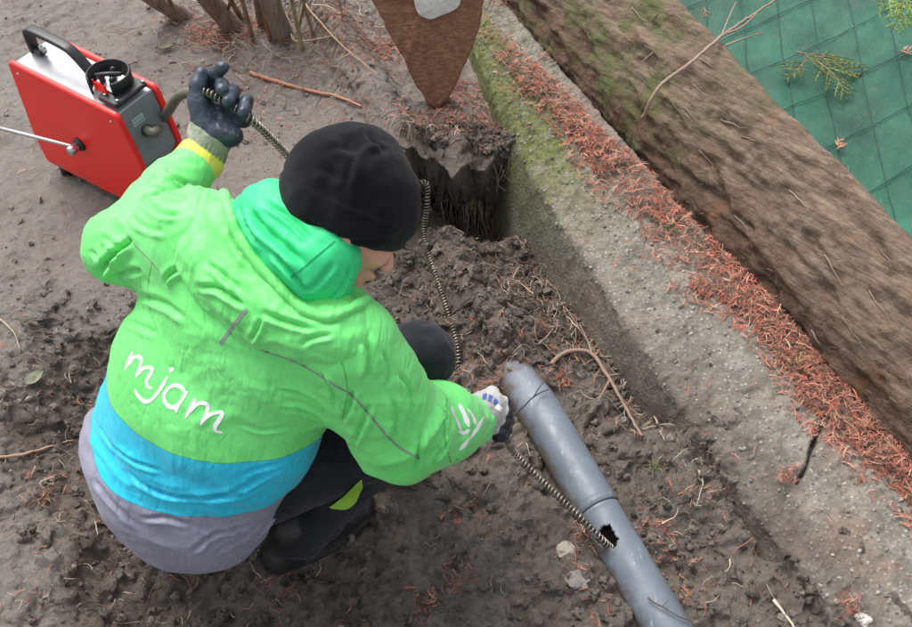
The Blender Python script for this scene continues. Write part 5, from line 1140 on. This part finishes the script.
# beanie ---------------------------------------------------------------
S = Sdf([HC, HC + Uh*.08], .0038, .16)
BC = HC + Uh*.010 - Fh*.004
S.f = S.ell(BC, Fh, Lh, .112, .095, .104); 
Gd = unit(cam2w(.02, .52, -.85)); S.add(S.ell(BC + cam2w(.05, .9, -.4)*.038, Fh, Lh, .086, .078, .068), .03)
S.add(S.ell(BC + cam2w(.25, 1.0, -.1)*.078, cam2w(1, -.1, 0), Gd, .040, .030, .028), .03)
brim = unit(-Uh*.92 + Fh*.18); S.sub(-S.plane(HC - Uh*.020 + Fh*.03, -brim)*1.0 if False else -S.plane(HC - Uh*.040 + Fh*.0, brim), .006)
V, F = S.mesh(3); N = vnorm(V, F); q = V - BC; q /= np.linalg.norm(q, axis=1)[:, None]
G2 = cam2w(.08, .62, -.78); ca = q @ G2; e1 = unit(np.cross(G2, RT)); e2 = np.cross(G2, e1); th = np.arctan2(q @ e1, q @ e2); rr = np.sqrt(np.maximum(0, 1 - ca*ca))
fold = (np.cos(3*th + 1.2 + 3*fbm(q*2, 2, 3)) * .0028) * sstep(.05, .25, rr) * sstep(.85, .3, rr) * (ca > 0) - .007*sstep(.24, .02, rr)*(ca > 0)
brd = (V - (HC - Uh*.040)) @ -brim
HPb = bvh_from(V, F)
V = V + N*creases(V, N, HPb, [([(345, 192), (349, 172), (356, 152), (364, 140)], .007, .004), ([(368, 126), (373, 138), (386, 150)], .009, .005), ([(325, 150), (342, 146), (358, 150)], .010, .0035), ([(392, 146), (380, 152), (368, 156)], .008, .003), ([(312, 168), (330, 172), (346, 184)], .010, .003), ([(300, 215), (340, 238), (390, 240)], .006, .004)])[:, None]
V = V + N*(fold + .0035*ridg(V*9, 61, 2) + .0014*ridg(V*26, 62, 2) - .004 + .003*sstep(.05, .045, brd))[:, None]; V = laplace(V, F, .4)
m = M('black_knit_fleece', .95, .1); m.color(m.ramp(m.noise(30, 5), [(.3, (.0055, .0058, .0075)), (.7, (.011, .0115, .015))])).bump(m.noise(700, 3, .8), .0012, .8); m.b.inputs['Sheen Weight'].default_value = .08; m.b.inputs['Sheen Roughness'].default_value = .5
bean = mesh_ob('beanie', V, F, m.m, parent=person)
# body ------------------------------------------------------------------
S = Sdf([HC + Uh*.08, LKN, RKN, LAN, RAN, HIP - Lv*.1, LE, LWr, RWr, RTOE], .0062, .08)
S.f = S.ell(HIP, Lv, Sv, .15, .12, .10); S.add(S.econe(HIP, CHEST, Lv, .14, .10, .155, .10), .04); S.add(S.cone(CHEST, NECK, .09, .065), .03)
for a, b, r0, r1 in ((LS, LE, .05, .042), (LE, LWr, .042, .028), (RS, RE, .05, .042), (RE, RWr, .042, .028), (LHIP, LKN, .075, .052), (LKN, LAN, .05, .038), (RHIP, RKN, .075, .054), (RKN, RAN, .052, .04), (RAN, RTOE, .035, .028), (LAN, LAN + np.array((.1, .08, -.02)), .035, .028), (NECK, HC - Uh*.05 - Fh*.02, .058, .055), (CHEST, LS, .08, .05), (CHEST, RS, .08, .05)): S.add(S.cone(a, b, r0, r1), .02)
S.add(S.ell(HC + Uh*.01 - Fh*.008, Fh, Lh, .093, .072, .088), .02)
V, F = S.mesh(2)
# the head in finer detail, then welded into one figure by building the face field at the same spot
def head_field(S):
    S.f = S.ell(HC + Uh*.01 - Fh*.006, Fh, Lh, .094, .074, .090)
    S.add(S.econe(HC - Uh*.045 + Fh*.030, HC - Uh*.085 + Fh*.050, Lh, .056, .052, .032, .030), .03)      # jaw to chin
    S.add(S.ell(HC - Uh*.010 + Fh*.072, Lh, Uh, .042, .018, .022), .02)                                  # brow
    for sg in (1, -1):
        S.add(S.ell(HC - Uh*.040 + Fh*.066 + Lh*.034*sg, Lh, Uh, .022, .020, .018), .02)                 # cheek
        S.sub(S.ell(HC - Uh*.020 + Fh*.098 + Lh*.030*sg, Lh, Uh, .016, .010, .014), .012)                # eye socket
        S.add(S.ell(HC - Uh*.020 + Fh*.080 + Lh*.030*sg, Lh, Uh, .013, .010, .012), .004)                # lid over eye
        S.add(S.ell(HC - Uh*.055 + Fh*.101 + Lh*.008*sg, Lh, Uh, .006, .005, .008), .006)                # nostril wing
        S.add(S.ell(HC - Uh*.030 - Fh*.006 + Lh*.074*sg, Fh, Uh, .016, .028, .008), .006)                # ear
    S.add(S.cone(HC - Uh*.018 + Fh*.092, HC - Uh*.048 + Fh*.109, .0065, .0075), .012)                     # nose
    S.add(S.ell(HC - Uh*.073 + Fh*.086, Lh, Fh, .022, .012, .0045), .008); S.add(S.ell(HC - Uh*.081 + Fh*.083, Lh, Fh, .019, .011, .005), .007)  # lips
    S.sub(S.ell(HC - Uh*.077 + Fh*.104, Lh, Fh, .020, .006, .0012), .003)
    S.add(S.ell(HC - Uh*.102 + Fh*.074, Lh, Fh, .018, .015, .014), .014)                                 # chin
    S.add(S.cone(NECK + (HC-NECK)*.25, HC - Uh*.05 - Fh*.015, .058, .056), .02)
Sh = Sdf([HC - Uh*.06, HC + Uh*.05, HC + Fh*.06], .0032, .11); head_field(Sh)
Vh, Fh_ = Sh.mesh(2)
# keep the coarse figure below the neck, the fine head above it, in one mesh
cut = NECK + (HC - NECK)*.48; ax = unit(HC - NECK); up1 = (V - cut) @ ax > 0; near1 = np.linalg.norm(V - HC, axis=1) < .19
Fk = F[~((up1 & near1)[F].any(1))]; up2 = (Vh - cut) @ ax < -.012; Fhk = Fh_[~(up2[Fh_].any(1))]
Va = np.vstack([V, Vh]); Fa = np.vstack([Fk, Fhk + len(V)])
m = M('skin', .5, .4); m.color(m.mix(m.ramp(m.noise(18, 3), [(.35, 0), (.7, 1)]), (.62, .29, .21), (.66, .36, .27))).bump(m.noise(260, 3), .0004); m.b.inputs['Subsurface Weight'].default_value = .15; m.b.inputs['Subsurface Radius'].default_value = (.01, .004, .002); m.b.inputs['Subsurface Scale'].default_value = .4
body = mesh_ob('body', Va, Fa, m.m, parent=person)
# eyes' lashes and brow kept tiny
HM = simple('dark_hair', (.02, .013, .009), .7)
for sg in (1, -1):
    p0_ = HC + Lh*.030*sg; g = Geo()
    tube(g, [p0_ - Uh*.024 + Fh*.088 - Lh*.010, p0_ - Uh*.026 + Fh*.0925, p0_ - Uh*.024 + Fh*.088 + Lh*.010], .0012, 5); g.build('eyelashes', HM, parent=body); g = Geo()
    tube(g, [p0_ - Uh*.003 + Fh*.090 - Lh*.014, p0_ - Uh*.001 + Fh*.094, p0_ - Uh*.004 + Fh*.088 + Lh*.014], .0022, 5); g.build('eyebrow', HM, parent=body)

# gloves ---------------------------------------------------------------
def gmat(name, knit, coat):
    m = M(name, .5, .4); n1 = m.noise(45, 4)
    co = m.math('GREATER_THAN', m.math('ADD', m.attr('coat'), m.math('MULTIPLY', m.math('SUBTRACT', n1, .5), .010)), 0.0)
    wvn = m.N('TexWave'); wvn.inputs['Scale'].default_value = 330; wvn.inputs['Distortion'].default_value = 2; m.L(m.tc, wvn.inputs[0])
    kn = m.mix(1.0, m.ramp(m.noise(90, 4), [(.3, knit), (.7, [k*1.35 for k in knit])]), m.ramp(wvn.outputs['Fac'], [(0, .7), (1, 1.15)]), 'MULTIPLY')
    cc = m.ramp(n1, [(.3, coat), (.65, [k*1.9 for k in coat])]); cc = m.mix(m.ramp(m.noise(60, 5, .7), [(.58, 0), (.75, .55)]), cc, (.13, .125, .10))
    m.color(m.mix(co, kn, cc)); m.rough(m.mix(co, .9, .34)); m.bump(m.noise(260, 3), .0008, .8).bump(m.noise(30, 3), .004, .5); return m.m
GM = gmat('coated_knit_glove', (.30, .31, .255), (.024, .031, .048))
t0 = 1.805
def D(px, py, dt=0): return Wd(px, py, t0 + dt)
S = Sdf([D(200, 160, .03), D(250, 120), D(195, 65, .04), D(235, 65, -.06)], .0024, .035)
S.f = S.cone(D(206, 158, .03), D(211, 138, .015), .036, .035)                       # knit wrist
S.add(S.econe(D(208, 138, .02), D(216, 116, .02), unit(D(240, 128)-D(200, 108)), .042, .024, .045, .023), .014)   # palm
S.add(S.cone(D(210, 134, .002), D(233, 136, .006), .021, .019), .012)                # heel of the hand
S.add(S.cone(D(203, 122, .0), D(198, 102, -.004), .021, .019), .012); S.add(S.cone(D(198, 102, -.004), D(198, 86, -.008), .018, .016), .006); S.add(S.cone(D(198, 86, -.008), D(202, 74, -.008), .0165, .013), .005)   # thumb
S.add(S.cone(D(212, 96, .03), D(243, 118, .034), .019, .019), .012)                   # knuckle row
for pts, r in (([(210, 92, .032), (211, 79, .018), (216, 73, -.004), (223, 67, -.018)], .0128),
               ([(222, 98, .034), (220, 84, .018), (222, 85, -.010), (222, 90, -.030)], .0130),
               ([(233, 106, .036), (233, 91, .020), (231, 94, -.012), (228, 102, -.032)], .0128),
               ([(244, 116, .036), (247, 101, .022), (246, 103, -.006), (243, 112, -.028)], .0118)):
    for a, b, k in zip(pts[:-1], pts[1:], (0, 1, 2)): S.add(S.cone(D(*a), D(*b), r*(1.08-.06*k), r*(1.02-.05*k)), .0035)
V, F = S.mesh(1); N = vnorm(V, F); V = V + N*(.0012*ridg(V*55, 81, 3))[:, None]
wr = D(206, 150, .02); axh = unit(D(214, 112) - wr); side_ = unit(D(240, 128) - D(200, 108)); coat = (V - D(213, 133, 0)) @ unit(D(222, 108) - D(212, 136)) + .004 - .006*((V - D(213, 130)) @ side_)*0
coat = (V - D(200, 128, 0)) @ unit(cam2w(.36, .93, 0)) + .34*((V - D(200, 128)) @ cam2w(1, 0, 0)) * 0.9 + .012*0
mesh_ob('glove', V, F, GM, parent=person, attrs={'coat': coat})
# ribs of the knit cuff
g = Geo()
for k in range(26):
    a = 2*np.pi*k/26; e1 = unit(np.cross(axh, RT)); e2 = np.cross(axh, e1); o = e1*math.cos(a) + e2*math.sin(a); b = D(206, 158, .03); c = D(210.5, 140, .017)
    tube(g, [b + o*.0362, (b+c)/2 + o*.0366, c + o*.0352], .0016, 5)
g.build('cuff_rib', simple('knit_cuff_rib', (.30, .31, .255), .9), parent=[o for o in person.children if o.name.startswith('glove')][0])
# right glove, back of the hand up, fingers closed on the cable
t0 = 1.850
S = Sdf([D(465, 415), D(510, 432, .05), D(500, 395, .05)], .0024, .045)
S.f = S.cone(D(470, 414, -.02), D(484, 411, .0), .033, .034)
S.add(S.econe(D(480, 411, .0), D(493, 412, .012), unit(D(500, 396) - D(488, 432)), .038, .026, .041, .024), .012)
for pts, r in (([(492, 398, .006), (504, 403, .018), (506, 412, .036), (500, 415, .052)], .0122),
               ([(494, 407, .004), (506, 412, .014), (508, 421, .034), (502, 423, .050)], .0126),
               ([(494, 417, .006), (505, 422, .016), (506, 430, .034), (500, 431, .050)], .0122),
               ([(491, 426, .010), (501, 431, .020), (502, 437, .036), (497, 437, .048)], .0112),
               ([(482, 398, .014), (492, 393, .034), (502, 400, .054)], .0130)):
    for k, (a, b) in enumerate(zip(pts[:-1], pts[1:])): S.add(S.cone(D(*a), D(*b), r*(1.06-.05*k), r*(1.0-.05*k)), .0035)
V, F = S.mesh(1); N = vnorm(V, F); V = V + N*(.0012*ridg(V*55, 82, 3))[:, None]
coat = (V - D(500, 418, .022)) @ unit(cam2w(.75, -.25, .62)) + .006
gr = mesh_ob('glove', V, F, gmat('grey_knit_glove', (.38, .37, .36), (.018, .02, .026)), parent=person, attrs={'coat': coat}); bvhG = bvh_of(gr)
BLU = simple('blue_print', (.05, .13, .36), .5, .15, 80)
for A, B in (([(483, 394), (487, 393.5)], [(482, 399), (486, 400)]), ([(489, 394.5), (493, 396.5)], [(487.5, 400.5), (491, 402.5)]), ([(494.5, 398), (498, 401)], [(492.5, 403), (496, 405)])):
    patch('blue_print', A, B, BLU, gr, [bvhG], 6, 5, .0012)
patch('pale_print', [(497, 404), (503, 408)], [(494, 408), (500, 412)], WHT, gr, [bvhG], 6, 5, .0012)

# ------------------------------------------------------------------ group names for the kinds that repeat
for o in sc.objects:
    if o.parent is None and 'category' in o and 'group' not in o:
        gname = {'twig': 'twigs lying in and around the trench', 'root': 'roots showing in and around the trench', 'sprig': 'conifer sprigs on the green netting', 'stone': 'stones near the pipe and wall', 'leaf': 'single fallen leaves', 'grass tuft': 'small grass tufts', 'shrub': 'bare shrubs at the back'}.get(o['category'])
        if gname: o['group'] = gname
